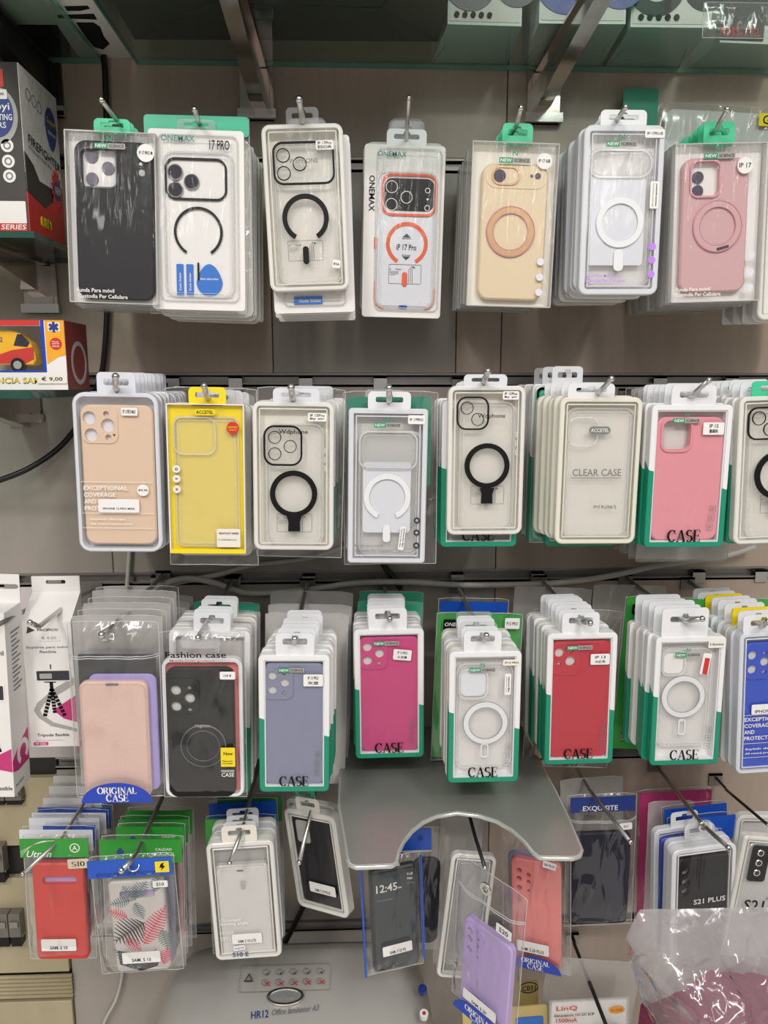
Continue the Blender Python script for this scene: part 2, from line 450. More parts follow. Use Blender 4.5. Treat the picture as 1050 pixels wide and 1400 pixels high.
# ---------------- a hanging package ----------------
class Pk:
    def __init__(s, name, label, tl, tr, bl, p, group=None, cat='phone case', T=.011):
        def pt(c): return at(c[0], c[1], c[2] if len(c) > 2 else p)
        A, B, C_ = pt(tl), pt(tr), pt(bl)
        x = (B-A); s.W = x.length; x.normalize()
        zv = (A-C_); s.H = zv.length; zv.normalize()
        if len(tl) < 3:        # in the plane of the wall: share the lean between the two edges
            a1 = math.atan2(x.z, x.x); a2 = math.atan2(-zv.x, zv.z); a = (a1*.3+a2*.7)
            x = Vector((math.cos(a), 0, math.sin(a))); zv = Vector((-math.sin(a), 0, math.cos(a)))
        y = zv.cross(x).normalized(); zv = x.cross(y)
        ctr = (A+B+C_+(B+C_-A))/4
        org = ctr+zv*s.H/2
        s.T = T; s.p = p
        s.M = Matrix((x, y, zv)).transposed().to_4x4(); s.M.translation = org
        s.root = empty(name, (0, 0, 0), label, cat, group)
        s.root.matrix_world = s.M
        s.desc = label
    def X(s, u): return (u-.5)*s.W
    def Z(s, v): return -v*s.H
    def rr(s, u0, v0, u1, v1, r=.004, n=5): return rr(s.X(u0), s.Z(v1), s.X(u1), s.Z(v0), r, n)
    def part(s, name, g, m, parent=None, label=None):
        o = g.build(name, m if not isinstance(m, str) else M[m], parent or s.root)
        if label: o['label'] = label
        return o
    def plate(s, name, m, u0, v0, u1, v1, r, y0, y1, bev=0, holes=(), parent=None):
        return s.part(name, G().ext([s.rr(u0, v0, u1, v1, r)]+list(holes), y0, y1, bev), m, parent)
    def band(s, name, m, u0, v0, u1, v1, r, wd, y0, y1, bev=0, parent=None):
        o = s.rr(u0, v0, u1, v1, r, 7)
        return s.part(name, G().ext([o, inset(o, wd)], y0, y1, bev), m, parent)
    def sheet(s, name, m, u0, v0, u1, v1, r, y, parent=None, holes=()):
        return s.plate(name, m, u0, v0, u1, v1, r, y, y+.0003, holes=holes, parent=parent)
    def ring(s, name, m, u, v, ro, ri, y0, y1, gap=0, parent=None, bev=.0004):
        x, z = s.X(u), s.Z(v)
        if gap: l = [arc_band(x, z, ri*s.W, ro*s.W, -90+gap/2, 270-gap/2)]
        else: l = [circ(x, z, ro*s.W, 44), circ(x, z, ri*s.W, 44)]
        return s.part(name, G().ext(l, y0, y1, 0 if gap else bev), m, parent)
    def disc(s, name, m, u, v, r, y0, y1, parent=None, n=22):
        return s.part(name, G().ext([circ(s.X(u), s.Z(v), r*s.W, n)], y0, y1), m, parent)
    def text(s, t, u, v, w_, m='black_print', y=-.0006, h=None, rot=0, serif=False, bold=1.0, parent=None, slant=0, name='lettering'):
        return s.part(name, put_text(G(), t, s.X(u), s.Z(v), w_*s.W, y, h*s.H if h else None, rot, serif, bold, slant), m, parent)
    def sticker(s, u0, v0, u1, v1, lines, m='paper', tm='black_print', rot=0, rnd=False, serif=False, y=-.0007, tw=.78, label=None, th=.3):
        cx, cz = (s.X(u0)+s.X(u1))/2, (s.Z(v0)+s.Z(v1))/2
        w_, h_ = abs(s.X(u1)-s.X(u0)), abs(s.Z(v0)-s.Z(v1))
        l = circ(0, 0, w_/2, 26) if rnd else rr(-w_/2, -h_/2, w_/2, h_/2, min(.0014, h_/3), 2)
        c, sn = math.cos(math.radians(rot)), math.sin(math.radians(rot))
        l = [(cx+a*c-b*sn, cz+a*sn+b*c) for a, b in l]
        st = s.part('sticker', G().ext([l], y, y+.0003), m, None, label)
        if lines:
            g = G(); n = len(lines)
            hh = (w_ if rnd else h_)
            for i, t in enumerate(lines):
                if not t: continue
                off = (n-1)/2-i
                dz = off*hh/(n+.4)
                ww = tw*w_
                put_text(g, t, cx-dz*sn, cz+dz*c, ww, y-.0003, min(th*hh, hh/(n+.9)), rot, serif)
            s.part('lettering', g, tm, st)
        return st
    def chip(s, u, v, w_, dark=True, y=-.0007, logo=True):
        W = w_*s.W; x, z = s.X(u), s.Z(v); h = W*.17
        o = s.part('logo', G().ext([rr(x-W/2, z-h/2, x-W*.06, z+h/2, .0004, 2)], y, y+.0003), 'green_print')
        s.part('lettering', put_text(G(), 'NEW', x-W*.28, z, W*.36, y-.0002, h*.6), 'pale_print', o)
        s.part('plaque', G().ext([rr(x-W*.06, z-h/2, x+W/2, z+h/2, .0004, 2)], y, y+.0003), 'dim_insert', o)
        s.part('lettering', put_text(G(), 'SCIENCE', x+W*.22, z, W*.48, y-.0002, h*.58), 'black_print', o)
        if logo: s.part('emblem', put_text(G(), 'N', x, z+h*1.25, W*.16, y-.0002, h*.9, slant=.0), 'green_print', o)
        return o
    def tab(s, u0, u1, v0, m='white_plastic', depth=.0012, y=.003, r=.005, hole=True, hv=None, v1=.015):
        a, b = s.X(u0), s.X(u1); top = s.Z(v0)
        out = rr(a, s.Z(v1), b, top, r)
        loops = [out]
        if hole:
            c = (a+b)/2; hw = (b-a)*.32; hz = top*.52 if hv is None else s.Z(hv); q = min(.0035, abs(top)*.16)
            sl = [(c+hw, hz+q*.6), (c+hw*.9, hz+q), (c+.004, hz+q), (c+.003, hz+q*2), (c-.003, hz+q*2), (c-.004, hz+q), (c-hw*.9, hz+q), (c-hw, hz+q*.6), (c-hw, hz-q*.6), (c-hw*.9, hz-q), (c+hw*.9, hz-q), (c+hw, hz-q*.6)]
            loops.append(sl)
        s.tabspec = (out, loops)
        return s.part('hang_tab', G().ext(loops, y, y+depth), m)
    # ---- package shells ----
    def tray(s, m='tray', back='white_card', border=.0045, r=.009, ridge=True, win=True):
        o = s.rr(0, 0, 1, 1, r, 7)
        s.part('frame', G().ext([o, inset(o, border)], 0, s.T, .0012), m)
        if ridge:
            i1 = inset(o, border+.0025)
            s.part('inner_rim', G().ext([i1, inset(i1, .0012)], .0006, .004, .0004), m)
        s.part('backing_card', G().ext([inset(o, border*.5)], s.T-.0012, s.T-.0004), back)
        if win: s.part('window_film', G().ext([inset(o, border*.8)], .0012, .0015), 'win')
    def ns(s, back='grey_insert', case_text=True, icons=True, border=.0058, vb=(.45, .59)):
        o = s.rr(0, 0, 1, 1, .0055, 5)
        k = (vb[1]-vb[0])*s.H/s.W
        m = two_tone('printed_card_%d_%d' % (s.H*1000, s.W*1000), (232, 232, 232), (20, 142, 110), -(vb[0]+vb[1])/2*s.H, k, -.8)
        s.part('frame', G().ext([o, inset(o, border)], 0, s.T, .0008), m)
        i = inset(o, border)
        s.part('inner_lip', G().ext([i, inset(i, .0016)], .0012, s.T-.001), 'white_plastic')
        s.part('backing_card', G().ext([inset(o, border*.6)], s.T-.0012, s.T-.0004), back)
        s.part('window_film', G().ext([inset(o, border*.9)], .0008, .0011), 'win')
        if case_text: s.text('CASE', .49, .918, .42, serif=True, y=-.0004, bold=1.15)
        if icons:
            for j, v in enumerate((.725, .79, .855)):
                q = s.rr(.80-.012*j, v-.022, .875-.012*j, v+.022, .0003, 1)
                g = G().ext([q, inset(q, .0003)], .0003, .0005)
                g.ext([circ(s.X(.838-.012*j), s.Z(v), .0012, 8), circ(s.X(.838-.012*j), s.Z(v), .0007, 8)], .0003, .0005)
                s.part('pictogram', g, 'grey_print')
    def acetate_box(s, card='white_card'):
        W, H, T = s.W, s.H, s.T
        g = G(); t = .0006
        g.ext([rr(-W/2, -H, W/2, 0, .0015, 2)], 0, t)
        s.part('front_sheet', g, 'acetate')
        g = G()
        for a, b in ((-W/2, -W/2+.0008), (W/2-.0008, W/2)): g.box(a, t, -H, b, T, 0)
        g.box(-W/2, t, -H, W/2, T, -H+.0008)
        g.box(-W/2, 0, -.0012, W/2, T, 0)
        o = rr(-W/2, -H, W/2, 0, .0012, 2)
        g.ext([o, inset(o, .0011)], -.0002, .0008)
        s.part('edge_fold', g, 'acetate_edge')
        s.part('backing_card', G().box(-W/2+.001, T-.0012, -H+.001, W/2-.001, T-.0004, -.001), card)
    # ---- cases ----
    def case(s, m, u0, v0, u1, v1, holes=(), r=.012, y0=.003, y1=.0095, name='phone_case'):
        return s.part(name, G().ext([s.rr(u0, v0, u1, v1, r, 7)]+list(holes), y0, y1, .0018), m)
    def ch(s, u, v, r, n=18): return circ(s.X(u), s.Z(v), r*s.W, n)
    def clear_case(s, u0, v0, u1, v1, r=.012, y=.0025, t=.007, back=True):
        o = s.rr(u0, v0, u1, v1, r, 7)
        c = s.part('phone_case', G().ext([o, inset(o, .0021)], y, y+t, .0006), 'clear_case')
        if back: s.part('case_back', G().ext([inset(o, .002)], y+t*.15, y+t*.3), 'clear_back', c)
        i = inset(o, .0045)
        s.part('case_edge', G().ext([i, inset(i, .0007)], y+.0003, y+.0008), 'clear_case', c)
        return c
    def note(s, u0, v0, u1, v1, parent=None, dy=0):
        o = s.rr(u0, v0, u1, v1, .0015, 2)
        g = G().ext([o, inset(o, .0004)], .0006, .0008)
        put_text(g, 'Notes', s.X(u0)+(s.X(u1)-s.X(u0))*.3, s.Z(v0+.028), .0065, .0006)
        x0, z0 = s.X(u0)+.0018, s.Z(v0+.028)
        g.ext([[(x0-.0008, z0-.0008), (x0+.0008, z0-.0008), (x0, z0+.0009)]], .0006, .0008)
        for k in range(4): g.box(x0-.0008, .0006, z0-.0028-k*.0014, x0+.010-(k == 3)*.004, .0008, z0-.0025-k*.0014)
        xm = s.X(u0)+(s.X(u1)-s.X(u0))*.62
        for k in range(3):
            g.tube([(xm+k*.0022, .0007, s.Z(v1)+.001), (xm+k*.0020, .0007, s.Z(v0)-.006), (xm+.003+k*.0016, .0007, s.Z(v0)-.002), (xm+.0075, .0007, s.Z(v0)-.004)], .00024, 4, False)
        g.sm = False
        g.v = [(x, y+dy, z) for x, y, z in g.v]
        return s.part('note_print', g, 'dark_chip')
def copy_tree(o, mat_, label=None, group=None):
    c = o.copy(); COL.objects.link(c)
    c.matrix_world = mat_
    if label: c['label'] = label
    if group: c['group'] = group
    for ch in o.children:
        d = ch.copy(); COL.objects.link(d); d.parent = c
        for gch in ch.children:
            e = gch.copy(); COL.objects.link(e); e.parent = d
    return c
class Back(Pk):
    """a package further back on the same hook: same shell, plain contents"""
    def __init__(s, front, mat_, W, H, T=.010):
        s.W, s.H, s.T, s.M = W, H, T, mat_
        s.root = empty('phone_case_package', (0, 0, 0)); s.root.matrix_world = mat_
CASES = ['black_case', 'beige_case', 'slate_case', 'pink_case', 'navy_case', 'lilac_case', 'cream_case', 'blue_case', 'clear_back']
KW = {'tray': 'milky clear tray', 'cool': 'bluish clear tray', 'warm': 'ivory clear tray', 'ns': 'green and white card frame', 'white': 'white card frame', 'acetate': 'clear box', 'bag': 'soft clear bag', 'milky': 'milky zip bag'}
def stack(front, n, kinds, pitch=.0125, place='', tabs=None, jit=.0015, grow=0.0, drift=(0, 0), first=None):
    protos = {}
    rnd = random.Random(hash(place) % 1000 if False else sum(map(ord, place)))
    ft = tabs or ['white_plastic']
    y = first or (front.T+.0015)
    for k in range(1, n+1):
        kind = kinds[(k-1) % len(kinds)]
        dx, dz = rnd.uniform(-jit, jit)+drift[0]*k, rnd.uniform(-jit, jit)+drift[1]*k
        Mx = front.M.copy(); loc = front.M.translation+Vector((dx, y, dz)); 
        Mx = Matrix.Rotation(rnd.uniform(-.012, .012), 4, 'Y').to_3x3().to_4x4() @ front.M.to_3x3().to_4x4(); Mx.translation = loc
        y += pitch
        if front.p-(y-pitch) < .012: break
        lab = '%s, %s %s' % (KW[kind], ORD[k-1].replace('front', 'first'), place)
        grp = 'packages hanging %s' % place
        if kind in protos:
            copy_tree(protos[kind].root, Mx, lab, grp); continue
        W, H = front.W*rnd.uniform(.97, 1.03)*(1+grow), front.H*rnd.uniform(.97, 1.02)*(1+grow)
        b = Back(front, Mx, W, H, min(.010, pitch-.0015)); protos[kind] = b
        tag(b.root, lab, 'phone case', grp)
        tm = ft[(k-1) % len(ft)]
        tw, th = .22, .14*front.W/front.H*2*.55
        if hasattr(front, 'tu'): u0, u1, v0 = front.tu
        else: u0, u1, v0 = .28, .72, -.11
        if kind in ('tray', 'cool', 'warm'):
            mk = {'tray': 'tray', 'cool': 'tray_cool', 'warm': 'tray_warm'}[kind]
            o = b.rr(0, 0, 1, 1, .009, 5)
            b.part('frame', G().ext([o, inset(o, .006)], 0, b.T, .0012), mk)
            b.part('backing_card', G().ext([inset(o, .003)], b.T-.0012, b.T-.0004), 'grey_insert')
            b.tab(u0, u1, v0, tm)
            b.case(rnd.choice(CASES), .1, .08, .9, .94, y0=.002, y1=b.T-.002)
        elif kind == 'ns':
            b.ns(case_text=True, icons=False); b.tab(u0, u1, v0, 'white_plastic')
            b.case(rnd.choice(CASES), .09, .06, .91, .95, y0=.0025, y1=b.T-.002)
        elif kind == 'white':
            b.plate('backing_card', 'white_card', 0, 0, 1, 1, .003, b.T-.0015, b.T-.0005)
            b.band('inner_rim', 'tray', .04, .03, .96, .97, .008, .003, 0, b.T-.0015, .0008)
            b.tab(u0, u1, v0, tm)
        elif kind == 'acetate':
            b.acetate_box(); b.tab(u0, u1, v0, 'green_tab' if 'green_tab' in ft else tm)
            b.case(rnd.choice(CASES[:7]), .08, .07, .92, .95, y0=.002, y1=b.T-.002)
        else:
            bag(b, 'bag_milky' if kind == 'milky' else 'bag', seed=k, thick=b.T*.7, nu=6, nv=10)
            b.case(rnd.choice(CASES[:1]+CASES[2:3]+CASES[8:]), .1, .37, .9, .96, y0=.0015, y1=b.T-.003)
def bag(s, m='bag', u0=0, v0=0, u1=1, v1=1, thick=.010, seed=0, nu=14, nv=24, crump=.0012, zip_v=None, yoff=0.0, grommet=None, r=0.1):
    """soft bag: a front and a back sheet welded round the rim, pillowed and creased"""
    g = G()
    W, H = s.W*(u1-u0), s.H*(v1-v0)
    def fn(side):
        def f(a, b):
            x = s.X(u0+(u1-u0)*a); z = s.Z(v0+(v1-v0)*b)
            e = min(1, 6*min(a, 1-a))*min(1, 6*min(b, 1-b))
            c = noise.noise(Vector((x*60+seed*3.1, z*32, seed*7.7+side)))+.6*noise.noise(Vector((x*150, z*90, seed+side*5)))
            # soften the corners
            ca, cb = abs(a-.5)*2, (.5-b)*2
            if ca > .8 and cb > .85: z -= (ca-.8)*(cb-.85)*s.H*.6*r*5
            return (x+.0006*c*e, (s.T*.5 if side < 0 else s.T*.5)+yoff+side*(thick*.5*math.sqrt(max(e, 0)))+crump*c*(.25+.75*e)*(1 if side < 0 else .4), z+.0005*c)
        return f
    g.grid(fn(-1), nu, nv)
    s.part('bag_front', g, m)
    g2 = G().grid(fn(1), max(4, nu//2), max(6, nv//2)); s.part('bag_rear', g2, m)
    fx = fn(-1)
    e = G()
    rim = [fx(0, j/nv) for j in range(nv+1)]+[fx(i/nu, 1) for i in range(1, nu+1)]+[fx(1, 1-j/nv) for j in range(1, nv+1)]+[fx(1-i/nu, 0) for i in range(1, nu+1)]
    e.tube(rim, .0005, 5, False)
    if zip_v:
        for zv in (zip_v, zip_v+.012):
            e.tube([tuple(Vector(fx(i/nu, zv))+Vector((0, -.0005, 0))) for i in range(nu+1)], .0006, 5, False)
    s.part('bag_seam', e, 'seam')
# ---------------- wall ----------------
mm('taupe_board', (176, 160, 145), .32, var=.09, scale=9, aniso=(9, 1, .6), bump=.05)
mm('grey_board', (160, 152, 143), .25, var=.06, scale=6, aniso=(5, 1, .5), bump=.04)
mm('pale_board', (205, 196, 196), .4, var=.03, scale=6)
mm('old_board', (176, 164, 132), .45, var=.12, scale=7, aniso=(4, 1, 1), bump=.1)
mm('wall_recess', (38, 35, 33), .6)
mm('rail_metal', (150, 146, 142), .35, metal=.7, var=.08)
mm('warm_chrome', (196, 186, 180), .13, metal=1.0, var=.04)
GZ = [CAMZ+.273*k for k in (3, 2, 1, 0, -1, -2, -3, -4)]
xl, xr = -1.0, 1.0
wall = tag(G().box(xl, .016, CAMZ-1.15, xr, .03, CAMZ+1.0).build('wall_back', M['wall_recess']), kind='structure')
seam = at(686, 440, 0).x
s372 = at(372, 440, 0).x
s626 = at(624, 440, 0).x
sl = at(88, 1200, 0).x
rows = [(GZ[i+1], GZ[i]) for i in range(len(GZ)-1)]
for i, (z0, z1) in enumerate(rows):
    xs = [xl, seam, xr]
    if i == 2: xs = [xl, s372, s626, seam, xr]
    if i == 3: xs = [xl, at(150, 700, 0).x, seam, xr]
    if i == 4: xs = [xl, at(212, 900, 0).x, seam, xr]
    if i >= 5: xs = [sl, seam, xr]
    for a, b in zip(xs, xs[1:]):
        m = 'taupe_board'
        if i == 2 and abs(a-s372) < .01: m = 'grey_board'
        if i >= 3: m = 'grey_board' if a < seam-.01 else 'taupe_board'
        if i == 4 and a == xl: m = 'pale_board'
        G().ext([rr(a+.0006, z0+.009, b-.0006, z1-.009, .0008, 1)], 0, .014, .0007).build('panel', M[m], wall)
for z in GZ[:-1]:
    a = xl if z > CAMZ-.4 else sl
    g = G().box(a, .009, z-.009, xr, .015, z+.004)          # channel floor
    g.box(a, -.001, z-.009, xr, .010, z-.0062)               # lower lip
    g.box(a, -.001, z-.009, xr, .0005, z-.004)
    g.box(a, .001, z+.0062, xr, .010, z+.009)
    g.build('rail', M['rail_metal'], wall)
# old beige boards at the far side
wl = tag(G().box(xl, .004, CAMZ-1.15, sl, .03, CAMZ-.52).build('wall_left', M['wall_recess']), kind='structure')
for y0, y1 in ((1064, 1156), (1200, 1330)):
    z1, z0 = at(40, y0, .006).z, at(40, y1, .006).z
    xm = at(63, 1310, .006).x
    G().ext([rr(xl, z0, sl-.001, z1, .001, 1)], -.006, .006, .0008).build('panel', M['old_board'], wl)
za, zb = at(40, 1334, .008).z, at(40, 1366, .008).z
for k in range(6):
    z = za+(zb-za)*(k+.5)/6
    G().tube([(xl, -.006, z), (sl+.002, -.006, z)], abs(zb-za)/12*.92, 8).build('moulding', M['old_board'], wl)
G().ext([rr(xl, at(40, 1400, .006).z-.1, sl-.001, at(40, 1370, .006).z, .001, 1)], -.006, .006, .0008).build('panel', M['old_board'], wl)
mm('floor_dark', (40, 38, 37), .6)
tag(G().box(-5, -8, -.02, 5, .03, 0).build('floor', mat('shop_floor', (235, 231, 224), .4)), kind='structure')

def clip(x, z, par=None, m='rail_metal'):
    g = G().box(x-.009, -.003, z-.013, x+.009, -.0013, z+.004)
    g.box(x-.009, -.003, z+.002, x+.009, .008, z+.004)
    return g.build('clip', M[m], par)
def hook(label, hx, hy, p, tx, ty, dp=.03, r=.0026, m='steel', group='display hooks on the slat wall', zoff=0, pt=None):
    h = at(hx, hy, p)
    z = h.z-.001
    t = at(tx, ty, pt if pt else p+dp)
    root = empty('display_hook', (h.x, 0, z), label, 'hook', group)
    L = lambda v: (v[0]-h.x, v[1], v[2]-z)
    g = G().tube([L((h.x, .006, z)), L((h.x, -p*.5, z)), L((h.x, -p+.006, z)), L((h.x+(t.x-h.x)*.12, -p-.002, z+(t.z-z)*.06)), L(t)], [r, r, r, r, r*.95], 10)
    g.build('rod', M[m], root)
    G().ball(L(t), r*1.25, 10, 6).build('tip', M['chrome'], root)
    gz = min(GZ, key=lambda q: abs(q-z))
    b = G().box(-.010, -.0035, -.012, .010, -.0012, .006)
    b.box(-.010, -.0035, .003, .010, .004, .006)
    b.build('base_plate', M['rail_metal'], root)
    return root
N3 = 'phone_case_package'
# ======== row 1 ========
def P(*a, **k): return Pk(N3, *a, **k)
def blister(s, u0=.1, v0=.03, u1=.94, v1=.95, m='clear_case'):
    o = s.rr(u0, v0, u1, v1, .007, 6)
    s.part('blister', G().ext([o, inset(o, .0011)], -.0035, .0002, .0005), m)
    i = inset(o, .006)
    s.part('blister_step', G().ext([i, inset(i, .0006)], -.0035, -.0028), m)
    s.part('blister_face', G().ext([inset(o, .0008)], -.0034, -.0031), 'win')
GP = 'phone case packages of the top row'

a = P('clear box with black case and round white sticker, green hanging tab', (83, 171), (208, 187), (99, 408), .18, GP, T=.0125)
a.acetate_box(); a.tu = (.32, .72, -.075)
a.case('black_case', .09, .05, .96, .975, [rr(a.X(.17), a.Z(.315), a.X(.55), a.Z(.10), .006)])
cm = a.band('camera_rim', 'lens_dark', .15, .09, .57, .325, .008, .0016, .001, .0045)
a.plate('camera_plate', 'white_card', .17, .10, .55, .315, .005, .009, .0098)
for u, v in ((.27, .135), (.45, .2), (.27, .265)): a.disc('lens', 'lens_mauve', u, v, .07, .0075, .0088)
a.disc('flash_hole', 'grey_insert', .83, .175, .018, .0024, .003); a.disc('flash_hole', 'dim_insert', .84, .225, .035, .0024, .003)
a.chip(.50, .085, .34)
a.sticker(.80, .065, .99, .165, ['IP 17 PRO M'], rnd=True, th=.2)
a.text('Funda Para móvil', .30, .925, .42, 'pale_print'); a.text('Custodia Per Cellulare', .38, .96, .56, 'pale_print')
a.tab(.32, .72, -.075, 'green_tab')
hook('top row hook through the green tabs of the black case boxes', 158, 160, .18, 139, 137, .035)
stack(a, 8, ['acetate'], .0135, 'behind the black case box with the green tab', ['green_tab'], jit=.001)

b = P('white card blister with black camera frame, open black ring and blue stickers', (201, 174), (333, 180), (209, 422), .17, GP, T=.002)
b.plate('backing_card', 'white_card', 0, 0, 1, 1, .004, 0, .0016, .0004)
blister(b); b.tu = (.3, .7, -.06)
b.clear_case(.15, .12, .90, .93, y=-.0028, t=.0026, back=False)
b.text('ONEMAX', .32, .055, .35, 'teal_print', y=-.0039, bold=1.4); b.text('17 PRO', .75, .085, .21, y=-.0040, h=.052)
b.band('camera_frame', 'black_print', .17, .155, .82, .385, .011, .0022, -.002, 0)
for u, v in ((.28, .235), (.28, .33), (.45, .285)): b.disc('lens', 'lens_dark', u, v, .072, -.0025, -.001); b.ring('lens_rim', 'chrome', u, v, .08, .07, -.0028, -.001)
b.ring('magnet_ring', 'black_print', .51, .56, .258, .232, -.002, -.001, gap=64)
b.plate('guide_card', 'white_plastic', .26, .74, .76, .93, .001, -.0005, 0)
for u in (.27, .375):
    q = b.plate('guide_sticker', 'blue_print', u, .74, u+.075, .92, .001, -.0015, -.0008)
    b.text('Guide Sticker', u+.037, .84, .19, 'pale_print', y=-.0018, rot=90, parent=q)
q = b.part('dust_sticker', G().ext([[(b.X(.62)+b.W*.14*math.cos(t)*(1-.25*max(0, math.sin(t))), b.Z(.84)+b.W*(.145 if math.sin(t) < 0 else .19)*math.sin(t)) for t in [i*math.pi/14 for i in range(28)]]], -.0015, -.0008), 'blue_print')
b.text('dust absorber', .62, .82, .2, 'pale_print', y=-.0018, parent=q)
b.plate('marker_bar', 'black_print', .495, .73, .515, .83, .001, -.0028, -.002)
b.tab(.3, .7, -.06, 'clear_tab')
hook('hook in the top row holding the white card with blue guide stickers', 271, 165, .17, 266, 150, .03)
b2 = P('clear zip bag with teal printed header behind the blue-stickered white card', (197, 156, .164), (341, 160, .164), (205, 428, .164), .164, GP, T=.004)
b2.plate('header', 'teal_header', 0, 0, 1, .1, .004, 0, .001); bag(b2, 'bag', thick=.004, seed=3)
stack(b, 7, ['white', 'tray'], .0125, 'behind the white card with blue stickers', ['clear_tab'], first=.019, grow=.02, drift=(.0008, -.0008))

c = P('clear tray case with black camera frame, thick open black ring and price tag', (356, 170), (468, 168), (370, 399), .165, GP, T=.012)
c.tray(back='ivory_card', r=.009); c.clear_case(.12, .1, .93, .96); c.tu = (.31, .71, -.10)
c.band('camera_frame', 'navy_print' if 0 else 'black_print', .12, .10, .88, .355, .011, .0021, .0005, .0025)
for u, v in ((.25, .18), (.25, .285), (.45, .232)): c.ring('lens_ring', 'black_print', u, v, .085, .074, .0005, .002)
c.ring('magnet_ring', 'black_print', .49, .555, .29, .23, .0005, .002, gap=62)
c.note(.25, .69, .69, .815)
c.plate('magnet_bar', 'black_print', .435, .725, .51, .835, .0035, .0004, .002)
c.text('WEPHONE', .50, .215, .36, 'grey_print', y=.0002)
c.sticker(.66, .10, .88, .155, ['IP 17Pro', 'ESOR'])
c.sticker(.80, .815, .90, .865, ['€SA'], rot=-8)
c.tab(.31, .71, -.10, 'clear_tab')
hook('hook with a rounded steel tip in the top row, on clear tray with black rings', 414, 165, .165, 409, 136, .035, r=.0033)
c2 = P('white card package with blue strip showing below the black ringed tray', (368, 186, .148), (482, 184, .148), (371, 429, .148), .148, GP, T=.002)
c2.plate('backing_card', 'white_card', 0, 0, 1, 1, .004, 0, .0016); blister(c2, .12, .5, .9, .96); c2.plate('guide_sticker', 'blue_print', .25, .905, .6, .95, .001, -.002, -.001)
c2.text('Guide Sticker', .45, .93, .28, 'pale_print', y=-.0022)
stack(c2, 4, ['tray', 'white'], .013, 'behind the tray with thick black ring', ['clear_tab'], jit=.002)

d = P('white card blister with orange camera frame and orange ring, white hang tab', (497, 194), (608, 202), (496, 431), .10, GP, T=.002)
d.plate('backing_card', 'white_card', 0, 0, 1, 1, .004, 0, .0016, .0004); blister(d, .16, .02, .96, .96)
o_ = d.rr(.15, .15, .92, .95, .011, 7); cc = d.clear_case(.15, .15, .92, .95, y=-.0028, t=.0026, back=False)
d.plate('case_inlay', 'cool_plastic', .18, .16, .89, .94, .01, -.0008, -.0001)
for u, v, r_ in ((.16, .93, 0), (.90, .93, 1)):
    x, z, R = d.X(.15+.77*r_), d.Z(.95), .012
    cx = x+(R if not r_ else -R); pts = arc_band(cx, z+R, R-.0018, R, 180 if not r_ else 270, 270 if not r_ else 360, 10)
    d.part('case_corner', G().ext([pts], -.002, .0005), 'orange_plastic')
    xx = x if not r_ else x-.0016
    d.part('case_corner', G().box(xx, -.002, z+R, xx+.0016, .0005, z+R+d.H*(.1 if not r_ else .06)), 'orange_plastic')
for v in (.53,): d.plate('side_button', 'orange_plastic', .14, v, .175, v+.07, .001, -.0015, .0008)
d.band('camera_frame', 'orange_plastic', .22, .165, .91, .405, .012, .0027, -.0025, -.0005)
pl = d.plate('camera_plate', 'black_plastic', .255, .19, .875, .375, .009, -.0015, -.001)
for u, v, r_ in ((.345, .24, .075), (.345, .34, .075), (.53, .297, .075), (.79, .255, .034), (.79, .355, .036)):
    d.ring('lens_ring', 'pale_print', u, v, r_, r_-.009, -.0018, -.0014, parent=pl)
d.disc('flash', 'pale_print', .79, .305, .012, -.0018, -.0014, parent=pl)
d.ring('magnet_ring', 'orange_plastic', .55, .565, .262, .216, -.0015, -.0008, gap=56)
d.text('ONEMAX', .34, .058, .36, 'teal_print', y=-.0039)
d.text('ONEMAX', .10, .28, .42, y=-.0006, rot=-90)
d.text('iP 17 Pro', .545, .585, .25, y=-.0012, h=.035)
g = G()
for dz, s_ in ((.52, 1), (.645, -1)):
    x, z = d.X(.545), d.Z(dz); g.ext([[(x-.005, z-.0015*s_), (x+.005, z-.0015*s_), (x, z+.003*s_)]], -.0012, -.001); g.box(x-.0055, -.0012, z-.0028*s_-.0003, x+.0055, -.001, z-.0028*s_+.0003)
d.part('arrow_print', g, 'dark_chip')
d.note(.33, .685, .74, .80, dy=-.0018); d.plate('magnet_bar', 'orange_plastic', .50, .73, .565, .815, .003, -.002, -.001)
d.plate('blue_chip', 'seal_blue', .47, .925, .57, .945, .0008, -.002, -.001)
d.tab(.27, .76, -.09, 'white_plastic', y=.0008)
hook('slim hook pointing up above the orange ringed case in the top row', 556, 190, .10, 559, 134, .075, r=.0022)
d.tu = (.32, .72, -.14)
stack(d, 4, ['tray'], .014, 'behind the orange ringed case', ['clear_tab'], first=.006, drift=(0, .003), jit=.003, grow=.02)

e = P('clear box with cream case, gold ring stand and green tab', (646, 191), (765, 197), (638, 417), .165, GP, T=.0125)
e.acetate_box('ivory_card'); e.tu = (.34, .69, -.115)
e.case('cream_case', .13, .125, .90, .955, [rr(e.X(.25), e.Z(.245), e.X(.55), e.Z(.15), .0095), e.ch(.70, .195, .018), e.ch(.77, .195, .035)])
e.plate('case_module', 'cream_case', .17, .13, .88, .275, .012, .0022, .0032, .0006)
e.plate('camera_plate', 'white_card', .25, .15, .55, .245, .0095, .0026, .003); e.disc('lens', 'lens_mauve', .33, .2, .07, .0016, .0024)
e.band('camera_rim', 'gold_metal', .235, .142, .565, .255, .0105, .0017, .0008, .003)
e.disc('flash_hole', 'lens_mauve', .70, .195, .018, .0017, .002); e.disc('flash_hole', 'lens_mauve', .77, .195, .035, .0017, .002)
r1 = e.ring('ring_stand', 'gold_metal', .485, .535, .275, .205, .001, .003); e.ring('ring_edge', 'rose_metal', .485, .535, .285, .275, .0005, .003, parent=r1)
